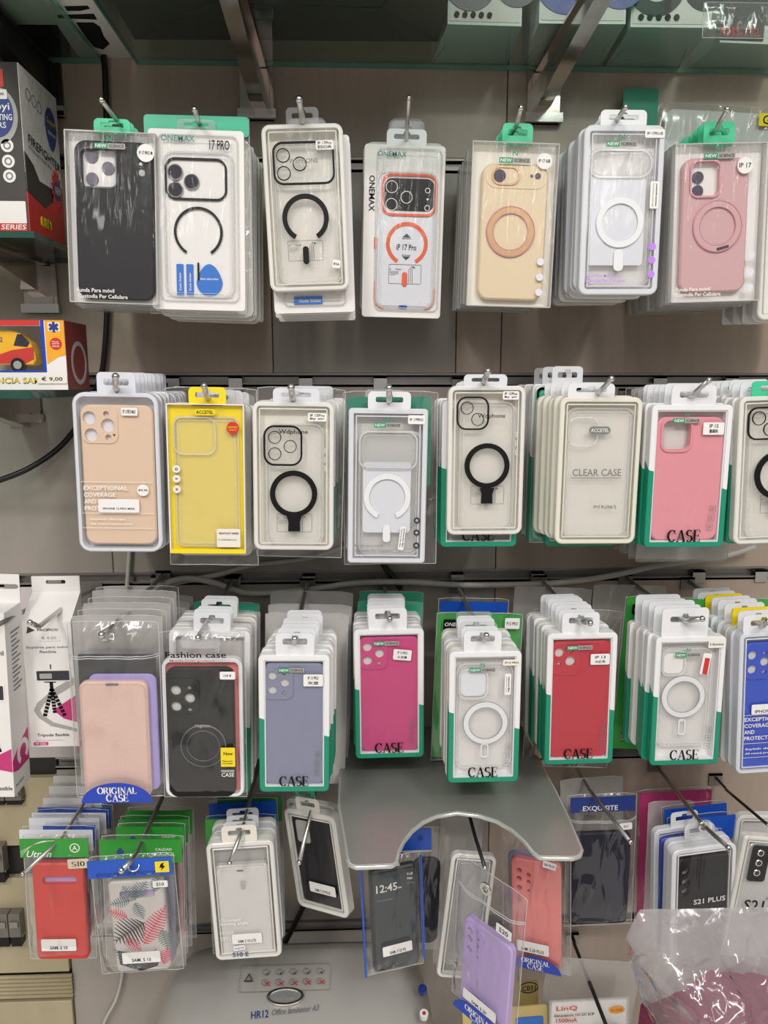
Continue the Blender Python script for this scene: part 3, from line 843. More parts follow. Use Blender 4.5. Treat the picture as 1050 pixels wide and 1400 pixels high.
e.ring('ring_edge', 'rose_metal', .485, .535, .213, .203, .0006, .003, parent=r1)
e.chip(.49, .11, .36); e.sticker(.745, .055, .92, .16, ['IP 17 AIR'], rnd=True, th=.22)
for v in (.715, .81, .905): e.disc('icon_dot', 'cool_plastic', .85, v, .042, -.0006, -.0003)
e.tab(.34, .69, -.115, 'green_tab')
hook('top row hook through green tabs of the cream case boxes', 706, 171, .165, 712, 148, .035)
stack(e, 9, ['acetate'], .0135, 'behind the cream case box with gold ring', ['green_tab'], jit=.001)

f = P('white rimmed clear tray case with white magnet ring and lilac print', (799, 169), (910, 172), (792, 402), .19, GP, T=.012)
f.tray('tray_cool', 'white_card', border=.006); f.tu = (.24, .78, -.09)
f.clear_case(.07, .13, .9, .95); f.plate('insert_card', 'cool_plastic', .10, .30, .80, .82, .004, .003, .0034)
f.band('camera_frame', 'clear_case', .06, .135, .87, .305, .015, .0022, .0008, .003); f.plate('camera_back', 'clear_back', .09, .155, .84, .285, .012, .0018, .0024)
f.ring('magnet_ring', 'white_plastic', .49, .565, .30, .225, .0008, .0024); f.plate('magnet_bar', 'white_plastic', .43, .725, .55, .855, .0045, .0008, .0024)
f.chip(.46, .11, .38); f.sticker(.74, .025, .985, .075, ['IP 17PLUS'], y=-.0012)
f.sticker(.84, .325, .95, .485, [], y=-.0012); f.text('protective film instructions', .915, .405, .26, y=-.0016, rot=-90, h=.014); f.text('remove the film before use with the charger', .875, .405, .28, 'grey_print', y=-.0016, rot=-90, h=.010)
for v in (.71, .79, .875): f.disc('icon_dot', 'lilac_print', .905, v, .045, -.0006, -.0003)
f.text('Funda Para Movil', .24, .885, .34, 'lilac_print'); f.text('Custodia Per Cellulare', .33, .915, .5, 'lilac_print')
f.tab(.20, .77, -.09, 'white_plastic')
hook('top row hook on the white tab of the white ringed case', 845, 161, .19, 855, 147, .035)
stack(f, 11, ['cool', 'cool', 'tray'], .0135, 'behind the case with white ring and lilac print', ['white_plastic'], jit=.0012)

h = P('clear box with dusty rose case, pink ring stand and round sticker', (923, 195), (1049, 195), (918, 413), .165, GP, T=.0125)
h.acetate_box(); h.tu = (.31, .65, -.135)
h.case('rose_case', .10, .085, .83, .935, [rr(h.X(.19), h.Z(.32), h.X(.50), h.Z(.115), .008)])
h.band('camera_rim', 'rose_metal', .175, .10, .515, .335, .0095, .0018, .0008, .0035); h.plate('camera_plate', 'white_card', .19, .115, .50, .32, .007, .009, .0098)
for u, v in ((.285, .2), (.285, .285)): h.disc('lens', 'lens_mauve', u, v, .062, .007, .0088)
r1 = h.ring('ring_stand', 'rose_case', .495, .515, .262, .2, .001, .003); h.ring('ring_edge', 'rose_metal', .495, .515, .272, .26, .0005, .003, parent=r1); h.ring('ring_edge', 'rose_metal', .495, .515, .205, .198, .0006, .003, parent=r1)
h.chip(.48, .08, .34); h.sticker(.675, .09, .845, .195, ['IP 17'], rnd=True, th=.28, serif=False)
h.part('hinge', G().ext([[(h.X(.49), h.Z(.655)), (h.X(.62), h.Z(.635)), (h.X(.625), h.Z(.65)), (h.X(.5), h.Z(.67))]], .0003, .001), 'dark_chip')
for v in (.705, .815, .915): h.disc('icon_dot', 'cool_plastic', .875, v, .04, -.0006, -.0003)
h.text('Funda Para móvil', .24, .915, .38, 'pale_print'); h.text('Custodia Per Cellulare', .30, .948, .5, 'pale_print')
h.tab(.31, .65, -.135, 'green_tab')
hook('top row hook through green tabs of the dusty rose case boxes', 979, 177, .165, 994, 150, .035)
stack(h, 10, ['acetate'], .0135, 'behind the dusty rose case box', ['green_tab'], jit=.001)
h2 = P('white framed package cut by the photo edge, beside the dusty rose case box', (1044, 198), (1160, 198), (1037, 436), .15, GP, T=.011)
h2.tray('tray', 'white_card'); h2.tu = (.3, .7, -.1); h2.tab(.3, .7, -.1)
stack(h2, 6, ['tray', 'white'], .0135, 'behind the white framed package at the photo edge', ['white_plastic'])

# ======== row 2 ========
GP = 'phone case packages of the second row'
def wed(s, two=False, txt=('IP 15Pro', 'By air')):
    s.tray('tray', 'ivory_card'); s.clear_case(.15, .14 if not two else .10, .88, .97)
    if two:
        s.band('camera_frame', 'black_print', .11, .07, .53, .29, .011, .0018, .0005, .0025)
        for u, v in ((.245, .145), (.385, .22)): s.ring('lens_ring', 'black_print', u, v, .083, .074, .0005, .002)
        cu, cv = .52, .53
    else:
        s.band('camera_frame', 'black_print', .13, .155, .61, .425, .012, .0020, .0005, .0025)
        for u, v in ((.27, .235), (.27, .345), (.46, .295)): s.ring('lens_ring', 'black_print', u, v, .080, .071, .0005, .002)
        cu, cv = .50, .615
    s.text('Wdphone', .50 if not two else .56, .20, .36, 'black_print', y=-.0004, h=.038)
    mr = s.ring('magnet_ring', 'black_print', cu, cv, .295, .23, .0003, .0025)
    s.part('ring_hinge', G().ext([[(s.X(cu-.09), s.Z(cv+.15)), (s.X(cu-.065), s.Z(cv+.19)), (s.X(cu-.07), s.Z(cv+.255)), (s.X(cu+.08), s.Z(cv+.255)), (s.X(cu+.075), s.Z(cv+.19)), (s.X(cu+.1), s.Z(cv+.15))]], .0002, .0025), 'black_print', mr)
    s.note(cu-.21, cv+.135, cu+.23, cv+.26)
    s.sticker(.68 if not two else .70, .07 if not two else .035, .91, .125 if not two else .09, list(txt))
    for v in (.42, .48, .54): s.plate('side_button', 'clear_case', .88, v-.12, .9, v-.08, .0005, .001, .003)

a = P('beige case with three camera holes in a white tray, long white sticker', (98, 537), (216, 537), (108, 755), .20, GP, T=.014)
a.tray('tray_cool', 'cool_plastic', border=.0042, r=.013, ridge=False); a.tu = (.29, .74, -.125)
hl = [a.ch(u, v, r_) for u, v, r_ in ((.185, .155, .078), (.40, .20, .08), (.20, .26, .078), (.385, .13, .034), (.40, .275, .036), (.47, .26, .015))]
a.case('beige_case', .075, .075, .93, .955, hl, r=.011)
a.plate('camera_plate', 'cool_plastic', .09, .09, .51, .31, .008, .0065, .007)  # plate added inside the case to keep its shaded camera holes light
a.part('camera_module', G().ext([a.rr(.085, .085, .52, .315, .009, 5)]+hl, .0018, .003, .0005), 'beige_case')
for t, v in (('EXCEPTIONAL', .59), ('COVERAGE', .633), ('AND', .676), ('PROTECTION', .72)):
    w_ = {'AND': .14, 'COVERAGE': .37, 'EXCEPTIONAL': .52, 'PROTECTION': .46}[t]
    a.text(t, .09+w_/2, v, w_, 'pale_print', h=.028)
a.text('Stylish design', .36, .79, .42, 'pale_print', h=.014); a.text('All round protection', .40, .82, .5, 'pale_print', h=.014)
g = G()
for v in (.552, .75, .845): g.box(a.X(.06), -.0006, a.Z(v)-.0002, a.X(.9), -.0004, a.Z(v)+.0002)
a.part('printed_line', g, 'pale_print')
a.sticker(.255, .66, .74, .745, ['', 'IPHONE 13 PRO MAX'], th=.15, label='long white sticker')
a.sticker(.72, .565, .86, .64, ['€9,95'], rnd=True, th=.2)
a.sticker(.57, .09, .76, .138, ['IP 13 PRO MAX'], th=.5)
a.tab(.29, .74, -.125, 'cool_plastic')
hook('second row hook through white tabs of the beige case trays', 158, 531, .20, 158, 515, .02, r=.0034)
stack(a, 9, ['cool', 'cool', 'ns'], .0155, 'behind the beige case with the long sticker', ['cool_plastic'])

b = P('yellow card pack with clear case and yellow hang tab', (227, 552), (334, 552), (232, 757), .205, GP, T=.012)
b.plate('backing_card', 'yellow_card', 0.01, 0.01, .99, .99, .001, .006, .0072)
b.band('frame', 'ivory_card', 0, 0, 1, 1, .0012, .0013, 0, b.T-.001); b.sheet('window_film', 'win', .01, .01, .99, .99, .001, .0006)
b.part('bottom_flap', G().box(b.X(.01), -.0004, b.Z(1), b.X(.99), 0, b.Z(.97)), 'yellow_card')
b.clear_case(.08, .08, .93, .96, .009); b.band('camera_frame', 'clear_case', .08, .085, .63, .335, .010, .0016, .001, .003)
b.plate('logo_pill', 'label_yellow', .36, .035, .64, .075, .004, -.0005, -.0001); b.text('ACCETEL', .5, .055, .22, y=-.0008, h=.022)
q = b.part('badge', G().ext([[(b.X(.855)+b.W*(.085 if i % 2 else .076)*math.cos(i*math.pi/16), b.Z(.155)+b.W*(.085 if i % 2 else .076)*math.sin(i*math.pi/16)) for i in range(32)]], -.0006, -.0002), 'red_print'); b.text('PREMIUM', .855, .15, .12, 'label_yellow', y=-.0009, parent=q); b.text('QUALITY', .855, .168, .10, 'label_yellow', y=-.0009, parent=q)
for v, t in ((.43, 'o'), (.495, 'w'), (.565, 'x')): q = b.disc('icon_dot', 'white_card', .115, v, .05, -.0006, -.0003); b.text(t, .115, v, .04, 'dark_chip', y=-.0009, parent=q)
b.sticker(.62, .83, .93, .955, [], m='ivory_card'); b.text('RESISTANT SERIES', .78, .86, .26, y=-.0012, h=.012); b.text('IP 13 PRO MAX (6,7)', .76, .905, .24, 'grey_print', y=-.0012, h=.014)
b.tab(.28, .76, -.108, 'yellow_card', y=.006); b.tu = (.3, .8, -.1)
hook('second row hook on the yellow hang tab', 283, 543, .205, 279, 528, .025, r=.003)
b2 = P('rounded clear zip bag with dotted edge behind the yellow card pack', (222, 529, .19), (347, 531, .19), (236, 772, .19), .19, GP, T=.003); bag(b2, 'bag', thick=.004, seed=9, nu=8, nv=12)
stack(b, 10, ['tray', 'warm', 'bag'], .0135, 'behind the yellow card pack', ['clear_tab', 'white_plastic'], first=.024, grow=.03, drift=(.0008, -.001))

c = P('clear tray with three-lens black camera frame and thick black ring', (345, 549), (457, 550), (347, 752), .205, GP, T=.012)
wed(c); c.tu = (.25, .82, -.09); c.tab(.25, .82, -.09, 'cool_plastic')
hook('second row hook over the three-lens tray with black ring', 400, 544, .205, 398, 530, .02, r=.0034)
c2 = P('zip bag behind the three-lens tray, its dotted rim showing around the top', (350, 528, .19), (470, 532, .19), (353, 760, .19), .19, GP, T=.003); bag(c2, 'bag', thick=.004, seed=12, nu=8, nv=12)
stack(c, 10, ['ns', 'tray', 'tray'], .0135, 'behind the three-lens tray with thick black ring', ['clear_tab', 'white_plastic'], first=.024, drift=(.001, 0))

d = P('pale grey clear package with open white ring and three grey icons', (477, 558), (586, 559), (475, 770), .20, GP, T=.013)
d.tray('tray_cool', 'grey_insert', border=.0055, r=.004); d.tu = (.24, .78, -.105)
d.clear_case(.13, .14, .93, .95); d.plate('insert_card', 'cool_plastic', .19, .34, .80, .80, .004, .003, .0034)
d.band('camera_frame', 'clear_case', .13, .14, .88, .39, .012, .0022, .0006, .003); d.plate('camera_back', 'clear_back', .16, .165, .85, .365, .01, .0014, .002)
d.ring('magnet_ring', 'white_plastic', .50, .565, .30, .232, .0006, .0022, gap=52); d.plate('magnet_bar', 'white_plastic', .45, .745, .545, .86, .0038, .0006, .0022)
d.chip(.49, .105, .34); d.sticker(.745, .04, .96, .095, ['IP 17PRO'])
d.sticker(.66, .755, .735, .91, [], rot=-6); d.text('protective film', .715, .83, .24, y=-.0011, rot=-96, h=.013); d.text('remove the film', .685, .83, .24, 'grey_print', y=-.0011, rot=-96, h=.010)
for v in (.715, .795, .88): q = d.disc('icon_dot', 'dark_chip', .885, v, .042, -.0006, -.0003); d.text('o', .885, v, .03, 'pale_print', y=-.0009, parent=q)
d.text('Funda para móvil', .27, .885, .36, 'grey_print', h=.018); d.text('Custodia Per Cellulare', .34, .915, .48, 'grey_print', h=.018)
d.tab(.24, .78, -.105, 'white_plastic')
hook('second row hook on white tab of the open white ring package', 532, 547, .20, 532, 531, .02, r=.0034)
d2 = P('green backed zip bag behind the open white ring package', (468, 535, .185), (598, 535, .185), (472, 772, .185), .185, GP, T=.004)
d2.plate('backing_card', 'ns_green', .04, .03, .93, .55, .006, .003, .0036); bag(d2, 'bag', thick=.005, seed=15, nu=8, nv=12)
stack(d, 6, ['bag', 'tray'], .015, 'behind the open white ring package', ['clear_tab'], first=.03, grow=.03)

e = P('clear tray with two-lens black camera frame and black ring', (613, 527), (719, 528), (611, 731), .20, GP, T=.012)
wed(e, True, ('IP 15Plus', 'By air')); e.tu = (.2, .76, -.075); e.tab(.2, .76, -.075, 'cool_plastic')
hook('second row hook above the two-lens clear tray', 662, 521, .20, 667, 508, .03, r=.003)
e2 = P('green and white framed pack showing CASE below the two-lens tray', (604, 548, .186), (711, 548, .186), (603, 748, .186), .186, GP, T=.011); e2.ns(back='dim_insert', icons=False)
e2.tu = (.3, .75, -.12)
stack(e2, 7, ['ns', 'ns', 'tray'], .0135, 'behind the two-lens tray', ['white_plastic'])

f = P('ivory tray printed CLEAR CASE with a clear case', (767, 543), (880, 543), (758, 744), .20, GP, T=.011)
f.tray('tray_warm', 'ivory_card', border=.005); f.clear_case(.08, .07, .93, .96); f.tu = (.09, .66, -.09)
f.band('camera_frame', 'clear_case', .11, .13, .48, .33, .011, .0014, .0006, .003)
q = f.plate('logo_pill', 'grey_print', .36, .195, .62, .245, .004, -.0005, -.0001); f.text('ACCETEL', .49, .22, .22, 'pale_print', y=-.0008, h=.024, parent=q)
f.text('CLEAR CASE', .48, .505, .60, 'grey_print', h=.048); f.part('printed_line', G().box(f.X(.16), -.0005, f.Z(.545), f.X(.78), -.0003, f.Z(.541)), 'grey_print')
f.text('iP15 PLUS(6.7)', .60, .745, .28, 'dark_chip', h=.03); f.tab(.09, .66, -.09, 'white_plastic')
hook('second row hook crossing tabs of the CLEAR CASE trays', 818, 536, .20, 836, 518, .025, r=.0028)
stack(f, 4, ['warm'], .0125, 'behind the tray printed CLEAR CASE', ['white_plastic', 'yellow_card'], drift=(-.003, 0))
f2 = P('teal zip bag hanging beside the CLEAR CASE trays', (735, 527, .13), (832, 527, .13), (722, 742, .13), .13, GP, T=.006)
f2.plate('header', 'teal_header', .03, .01, .97, .2, .006, .002, .003); f2.band('bag_border', 'teal_header', .02, .01, .98, .98, .008, .004, .002, .0035); bag(f2, 'bag', thick=.008, seed=21)
f2.case('black_case', .12, .24, .9, .94, y0=.001, y1=.005)
stack(f2, 7, ['ns', 'tray', 'milky'], .0125, 'behind the teal zip bag', ['clear_tab'], drift=(-.001, 0))
f3 = P('white and green framed pack between the teal bag and ivory trays', (751, 546, .145), (850, 546, .145), (746, 747, .145), .145, GP, T=.009); f3.ns(case_text=False, icons=False)

h = P('pink case in green and white card frame, square camera hole', (892, 553), (1003, 554), (881, 748), .205, GP, T=.013)
h.ns(); h.tu = (.24, .79, -.135); h.tab(.24, .79, -.135, 'white_plastic')
h.case('pink_case', .075, .085, .93, .955, [rr(h.X(.165), h.Z(.31), h.X(.50), h.Z(.105), .008)], name='phone_case')
h.band('camera_rim', 'pink_case', .13, .09, .53, .33, .0105, .0026, .0012, .0035, .0008)
h.chip(.43, .108, .33); h.sticker(.64, .12, .90, .205, ['IP 15', '蔷薇粉'], tw=.42)
hook('second row hook through white tab of the pink case', 944, 540, .205, 969, 520, .02, r=.0028)
stack(h, 5, ['ns', 'tray'], .0135, 'behind the pink case', ['white_plastic'], drift=(-.0015, 0))
h2 = P('stacked zip bag with dotted rim behind the pink case', (878, 530, .12), (1008, 532, .12), (880, 765, .12), .12, GP, T=.006); bag(h2, 'bag_milky', thick=.008, seed=23, nu=8, nv=12)
stack(h2, 6, ['milky', 'bag'], .0125, 'behind the dotted rim bag of the pink case', ['clear_tab'])

i = P('clear tray with black rings cut off by the photo edge', (1011, 541), (1125, 541), (1004, 743), .20, GP, T=.012)
wed(i, True); i.tu = (.1, .6, -.1); i.tab(.15, .7, -.1, 'green_tab')
hook('second row hook at the photo edge', 1062, 532, .20, 1075, 515, .02)
stack(i, 8, ['ns', 'tray'], .0135, 'behind the black ringed tray at the photo edge', ['white_plastic'], drift=(-.001, 0))
# ======== row 3 ========
GP = 'phone case packages of the third row'
def cams3(s, u, v, k=1.0, mini=False):
    """hole outlines of a camera block whose top-left corner is at u, v (fractions)"""
    r = .067*k
    l = [s.ch(u+.10*k, v+.062*k, r), s.ch(u+.10*k, v+.165*k, r), s.ch(u+.275*k, v+.112*k, r)]
    l += [s.ch(u+.27*k, v+.045*k, r*.42), s.ch(u+.27*k, v+.185*k, r*.45)]
    return l
def soft(s, m, cu=.09, cv=.085, two=False, lip=True, k=1.0):
    """silicone case in a printed card frame"""
    s.case(m, .065, .065, .935, .955, hl := (cams3(s, cu, cv, k) if not two else [s.ch(cu+.09, cv+.06, .068), s.ch(cu+.25, cv+.125, .072), s.ch(cu+.25, cv+.045, .036), s.ch(cu+.09, cv+.14, .03)]), r=.009)
    s.plate('camera_plate', 'grey_insert', cu-.01, cv-.005, cu+.38*k, cv+.225*k, .006, .0048, .0054)  # pale plate added within the case, lightening holes that fall into shade
    s.part('camera_module', G().ext([s.rr(cu-.02, cv-.012, cu+.40*k, cv+.235*k, .008, 6)]+hl, .0016, .003, .0007), m)
def nsbox(label, tl, tr, bl, p, m, lines, back='grey_insert', two=False, st=(.62, .135, .92, .215), rot=0, tu=(.26, .80, -.145), cv=.09):
    s = P(label, tl, tr, bl, p, GP, T=.013)
    s.ns(back=back); s.tu = tu; s.tab(tu[0], tu[1], tu[2], 'white_plastic', hv=tu[2]*.6)
    if m: soft(s, m, cv=cv, two=two)
    s.chip(.46, .105 if m else .135, .36, logo=not m)
    if lines: s.sticker(*st, lines, rot=rot, tw=.55, th=.26)
    return s
a = P('zip bag with blush pink flip wallet and blue half round seal', (87, 852), (213, 853), (103, 1094), .235, GP, T=.016)
bag(a, 'bag', thick=.024, seed=31, nu=18, nv=32, crump=.0016, zip_v=.175, yoff=0)
a.plate('phone_case', 'blush_leather', .105, .325, .865, .995, .009, .002, .009, .0022)
g = G(); o = a.rr(.135, .34, .835, .985, .007, 8)
n_ = len(o)
for i_ in range(n_):
    p0, p1 = o[i_], o[(i_+1) % n_]; ln = math.dist(p0, p1); q_ = max(1, int(ln/.0022))
    for j_ in range(q_):
        t0, t1 = j_/q_, (j_+.55)/q_
        A = (p0[0]+(p1[0]-p0[0])*t0, .0017, p0[1]+(p1[1]-p0[1])*t0); B = (p0[0]+(p1[0]-p0[0])*t1, .0017, p0[1]+(p1[1]-p0[1])*t1)
        if math.dist(A, B) > 1e-5: g.tube([A, B], .0003, 4)
a.part('stitching', g, 'blush_leather')
a.plate('inner_card', 'dark_chip', .08, .19, .94, .6, .002, .0128, .0134)
a.plate('speaker_slot', 'grey_print', .41, .333, .55, .345, .001, .0012, .0018)
a.plate('wallet_behind', 'lavender_leather', .19, .298, .95, .97, .009, .0095, .0125, .001)
hp = [(a.X(.5)+a.W*.40*math.cos(t), a.Z(.998)+a.W*.245*math.sin(t)) for t in [math.pi*i/26 for i in range(27)]]
q = a.part('seal', G().ext([hp], -.0068, -.0064), 'seal_blue')
a.text('ORIGINAL', .5, .925, .44, 'pale_print', y=-.0072, serif=True, parent=q, bold=1.2); a.text('CASE', .5, .968, .25, 'pale_print', y=-.0072, serif=True, parent=q, bold=1.2)
x, z = a.X(.47), a.Z(.075)
for k_ in range(3):
    R_ = .0055
    pts = [(x+(k_-1)*.0035+R_*math.cos(t), .001-.005*k_+.002*math.sin(2*t), z+.002*k_-.001+R_*.9*math.sin(t)) for t in [i*math.pi/10 for i in range(21)]]
    g = G().tube(pts, .0008, 6, False); a.part('ring_eyelet', g, 'chrome')
a.tu = (.3, .7, -.05)
hook('third row hook with coiled eyelet rings of the blush wallet bag', 152, 858, .235, 139, 868, .02, r=.0034)
stack(a, 6, ['milky', 'bag'], .0165, 'behind the blush wallet bag', ['white_plastic'], first=.024, drift=(0, .002), grow=.0)
def tallbag(label, tl, tr, bl, p, m='bag_white', seed=1, inner=None, header=None, group=GP):
    s = P(label, (tl[0], tl[1], p), (tr[0], tr[1], p), (bl[0], bl[1], p), p, group, T=.006)
    bag(s, m, thick=.007, seed=seed, nu=8, nv=14, crump=.001)
    if inner: s.case(inner, .12, .25, .88, .95, y0=.002, y1=.006)
    if header: s.plate('header', header, .01, .0, .99, .14, .002, -.0006, .0)
    return s
for k_, (x0, y0, x1, y1) in enumerate(((158, 812, 262, 1040), (152, 820, 257, 1050), (146, 828, 252, 1060), (140, 838, 248, 1066))):
    tallbag(('white', 'white', 'greyish', 'greyish')[k_]+' milky zip bag, '+ORD[3-k_].replace('front', 'first')+' of four rising behind the wallet bag', (x0, y0), (x1, y0+3), (x0+6, y1), .05+.022*k_, seed=40+k_, group='milky zip bags rising behind the wallet bag')

b = P('zip bag printed Fashion case holding a black case', (214, 865), (332, 867), (224, 1094), .235, GP, T=.016)
bag(b, 'bag', thick=.025, seed=33, nu=18, nv=32, crump=.0018, yoff=0); b.tu = (.42, .84, -.03)
b.band('frame', 'white_plastic', .03, .15, .975, .985, .010, .004, .002, .012, .001)
b.plate('liner', 'coral_case', .07, .175, .95, .97, .008, .009, .0105)
hl = cams3(b, .1, .275, .93)
b.case('black_plastic', .075, .205, .875, .985, hl, r=.010, y0=.001, y1=.0085)
b.part('camera_module', G().ext([b.rr(.09, .262, .47, .48, .008, 5)]+hl, -.0006, .001, .0005), 'black_plastic')
b.plate('camera_plate', 'grey_insert', .10, .27, .46, .47, .005, .0028, .0034)  # added inside the case against the shade in its camera holes
r1 = b.ring('magnet_ring', 'black_case', .50, .665, .265, .195, -.0003, .001, bev=.0004); b.ring('ring_edge', 'grey_print', .50, .665, .27, .262, -.0006, .001, parent=r1); b.ring('ring_edge', 'grey_print', .50, .665, .198, .192, -.0006, .001, parent=r1)
b.text('Magnetic', .5, .545, .18, 'dim_insert', y=-.0008)
b.text('Fashion case', .46, .107, .70, y=-.0095, h=.034); b.text('Mobile cover products', .42, .142, .52, 'red_print', y=-.0095, h=.014)
q = b.plate('label', 'label_yellow', .72, .655, .89, .77, .001, -.0085, -.0082); b.text('New', .81, .69, .11, y=-.0088, parent=q); b.text('Please color', .80, .735, .12, y=-.0088, parent=q); b.text('Good Quality', .80, .75, .12, y=-.0088, parent=q)
b.text('FASHION', .80, .795, .15, 'pale_print', y=-.0088, h=.014); b.text('CASE', .80, .818, .15, 'pale_print', y=-.0088, h=.024)
b.sticker(.73, .205, .91, .25, ['129 €'], y=-.009, tw=.5)
b.plate('header', 'clear_tab', .3, .0, .74, .07, .004, -.0095, -.009)
hook('third row hook tip above the Fashion case bag', 272, 868, .235, 271, 872, .012, r=.003)
b3 = P('framed pack with green lower edge behind the Fashion case bag', (228, 862, .20), (340, 864, .20), (236, 1083, .20), .20, GP, T=.01); b3.ns(icons=False); b3.tu = (.3, .75, -.11); b3.tab(.3, .75, -.11, 'white_plastic')
stack(b3, 6, ['tray', 'ns', 'milky'], .013, 'behind the Fashion case bag', ['white_plastic', 'clear_tab'])
t1 = tallbag('pale teal printed zip bag rising behind the Fashion case bag', (262, 822), (352, 825), (266, 1030), .07, 'bag_milky', 45, header='teal_header')
tallbag('clear zip bag in front of the pale teal bag', (238, 838), (348, 842), (244, 1045), .095, 'bag_milky', 46, 'black_case')

c = nsbox('slate blue case in green and white card frame', (353, 896), (451, 896), (355, 1083), .25, 'slate_case', ['IP 13 PRO', '灰蓝'], st=(.63, .135, .905, .22), tu=(.24, .78, -.15))
hook('third row hook through white tab of the slate blue case', 402, 876, .25, 403, 874, .01, r=.003)
stack(c, 6, ['ns', 'ns', 'tray'], .0145, 'behind the slate blue case', ['white_plastic'], drift=(.001, .0))
for k_, (x0, y0, x1, y1) in enumerate(((365, 808, 478, 1060), (362, 826, 476, 1068), (358, 838, 472, 1072))):
    tallbag('grey milky zip bag, '+('rearmost', 'middle one', 'front one')[k_]+' of three taller than the slate blue case pack', (x0, y0), (x1, y0+2), (x0+8, y1), .06+.03*k_, seed=50+k_, group='grey zip bags behind the slate blue case')

d = nsbox('magenta case in green and white card frame', (484, 862), (580, 859), (486, 1038), .165, 'magenta_case', ['IP 13 PRO', '火龙果'], st=(.56, .155, .82, .235), rot=-6, tu=(.21, .76, -.155), cv=.075)
hook('third row hook through white tab of the magenta case', 532, 845, .165, 533, 846, .012, r=.003)
stack(d, 5, ['ns', 'ns', 'tray'], .0125, 'behind the magenta case', ['white_plastic'])
tallbag('pale teal card bag rising behind the magenta case', (483, 822), (572, 824), (490, 1000), .075, 'bag_milky', 55, header='teal_header')
tallbag('taller pale teal card bag at the back of the magenta case hook', (486, 808), (574, 810), (492, 990), .05, 'bag_milky', 56, header='teal_header')

e = nsbox('clear case with closed white ring in framed pack printed CASE', (614, 891), (713, 891), (613, 1070), .235, None, None, back='white_card', tu=(.20, .72, -.15))
e.clear_case(.10, .09, .90, .90); e.band('camera_frame', 'clear_case', .13, .13, .55, .36, .010, .0022, .001, .003); e.plate('camera_back', 'cool_plastic', .16, .15, .52, .34, .008, .0035, .004)
e.ring('magnet_ring', 'white_plastic', .52, .545, .31, .24, .0012, .003); e.ring('ring_edge', 'dim_insert', .52, .545, .318, .31, .0014, .003); e.ring('ring_edge', 'dim_insert', .52, .545, .24, .232, .0014, .003)
e.band('magnet_bar', 'white_plastic', .455, .70, .57, .81, .004, .0016, .0012, .003)
e.sticker(.77, .165, .86, .325, []); e.text('remove film', .83, .245, .22, y=-.001, rot=-90, h=.014); e.text('before use only', .795, .245, .22, 'grey_print', y=-.001, rot=-90, h=.008)
e.sticker(.74, .06, .985, .105, ['IP13 PRO'], m='ivory_card')
hook('third row hook through ivory tab of the closed white ring pack', 662, 873, .235, 665, 869, .012, r=.003)
stack(e, 5, ['warm', 'tray', 'cool'], .0145, 'behind the closed white ring pack', ['white_plastic', 'clear_tab'], drift=(0, 0))
g1 = tallbag('green header bag printed in black behind the closed white ring pack', (589, 838), (707, 840), (598, 1040), .13, 'bag_green' if 0 else 'bag', 57)
g1.plate('header', 'bag_green', 0, 0, 1, .98, .003, .0035, .004); q = g1.plate('logo_plate', 'black_print', .07, .035, .36, .10, .002, -.0045, -.004); g1.text('ONEMAX', .215, .067, .26, 'pale_print', y=-.0048, slant=.3, parent=q); g1.sticker(.78, .02, .95, .09, ['P13 PRO'], y=-.0045)
g2 = tallbag('blue header zip bag at the back of the white ring hook', (592, 818), (688, 820), (600, 1000), .08, 'bag', 58); g2.plate('header', 'label_blue', .02, .02, .98, .2, .002, .0, .0005)

f = nsbox('dark red case in green and white card frame', (748, 866), (844, 866), (745, 1045), .195, 'red_case', ['IP 13', '大红色'], two=True, st=(.62, .155, .895, .235), tu=(.21, .74, -.15), cv=.085)
hook('third row hook with bent tip at the dark red case', 792, 848, .195, 807, 852, .02, r=.003)
stack(f, 6, ['ns', 'ns', 'tray'], .0135, 'behind the dark red case', ['white_plastic'], drift=(-.0006, 0))
tallbag('zip bag with rounded glossy top behind the dark red case', (722, 832), (842, 836), (724, 1048), .10, 'bag', 60, 'beige_case')
tallbag('wide grey zip bag top above the dark red case', (695, 802), (800, 806), (700, 985), .05, 'bag_milky', 61)
tallbag('greyish zip bag top between the red and the green packs', (806, 800), (905, 802), (806, 985), .05, 'bag_milky', 62)

h = nsbox('clear case pack with red striped sticker and white magnet ring', (896, 870), (992, 872), (890, 1045), .20, None, None, back='white_card', tu=(.08, .74, -.215))
h.clear_case(.08, .09, .84, .86); h.band('camera_frame', 'clear_case', .10, .10, .45, .30, .009, .0022, .001, .003); h.plate('camera_back', 'white_card', .13, .12, .42, .285, .007, .0035, .004)
h.ring('magnet_ring', 'white_plastic', .44, .465, .31, .24, .0012, .003); h.ring('ring_edge', 'dim_insert', .44, .465, .318, .31, .0014, .003); h.ring('ring_edge', 'dim_insert', .44, .465, .24, .232, .0014, .003)
h.band('magnet_bar', 'white_plastic', .385, .64, .50, .765, .004, .0022, .0012, .003)
h.sticker(.66, .125, .78, .29, [], rot=-8); h.part('stripe', G().ext([[(h.X(.675), h.Z(.283)), (h.X(.745), h.Z(.29)), (h.X(.775), h.Z(.165)), (h.X(.705), h.Z(.158))]], -.0011, -.0008), 'red_print')
h.sticker(.74, .03, .975, .085, ['13mini'], m='ivory_card')
hook('third row hook with bent tip at the red striped sticker pack', 936, 848, .20, 960, 846, .02, r=.003)
stack(h, 4, ['ns', 'ns', 'tray'], .0145, 'behind the pack with the red striped sticker', ['white_plastic'], drift=(-.0022, 0))
g3 = tallbag('green zip bag with black logo plate left of the red striped sticker pack', (845, 816), (962, 820), (848, 1022), .11, 'bag', 65)
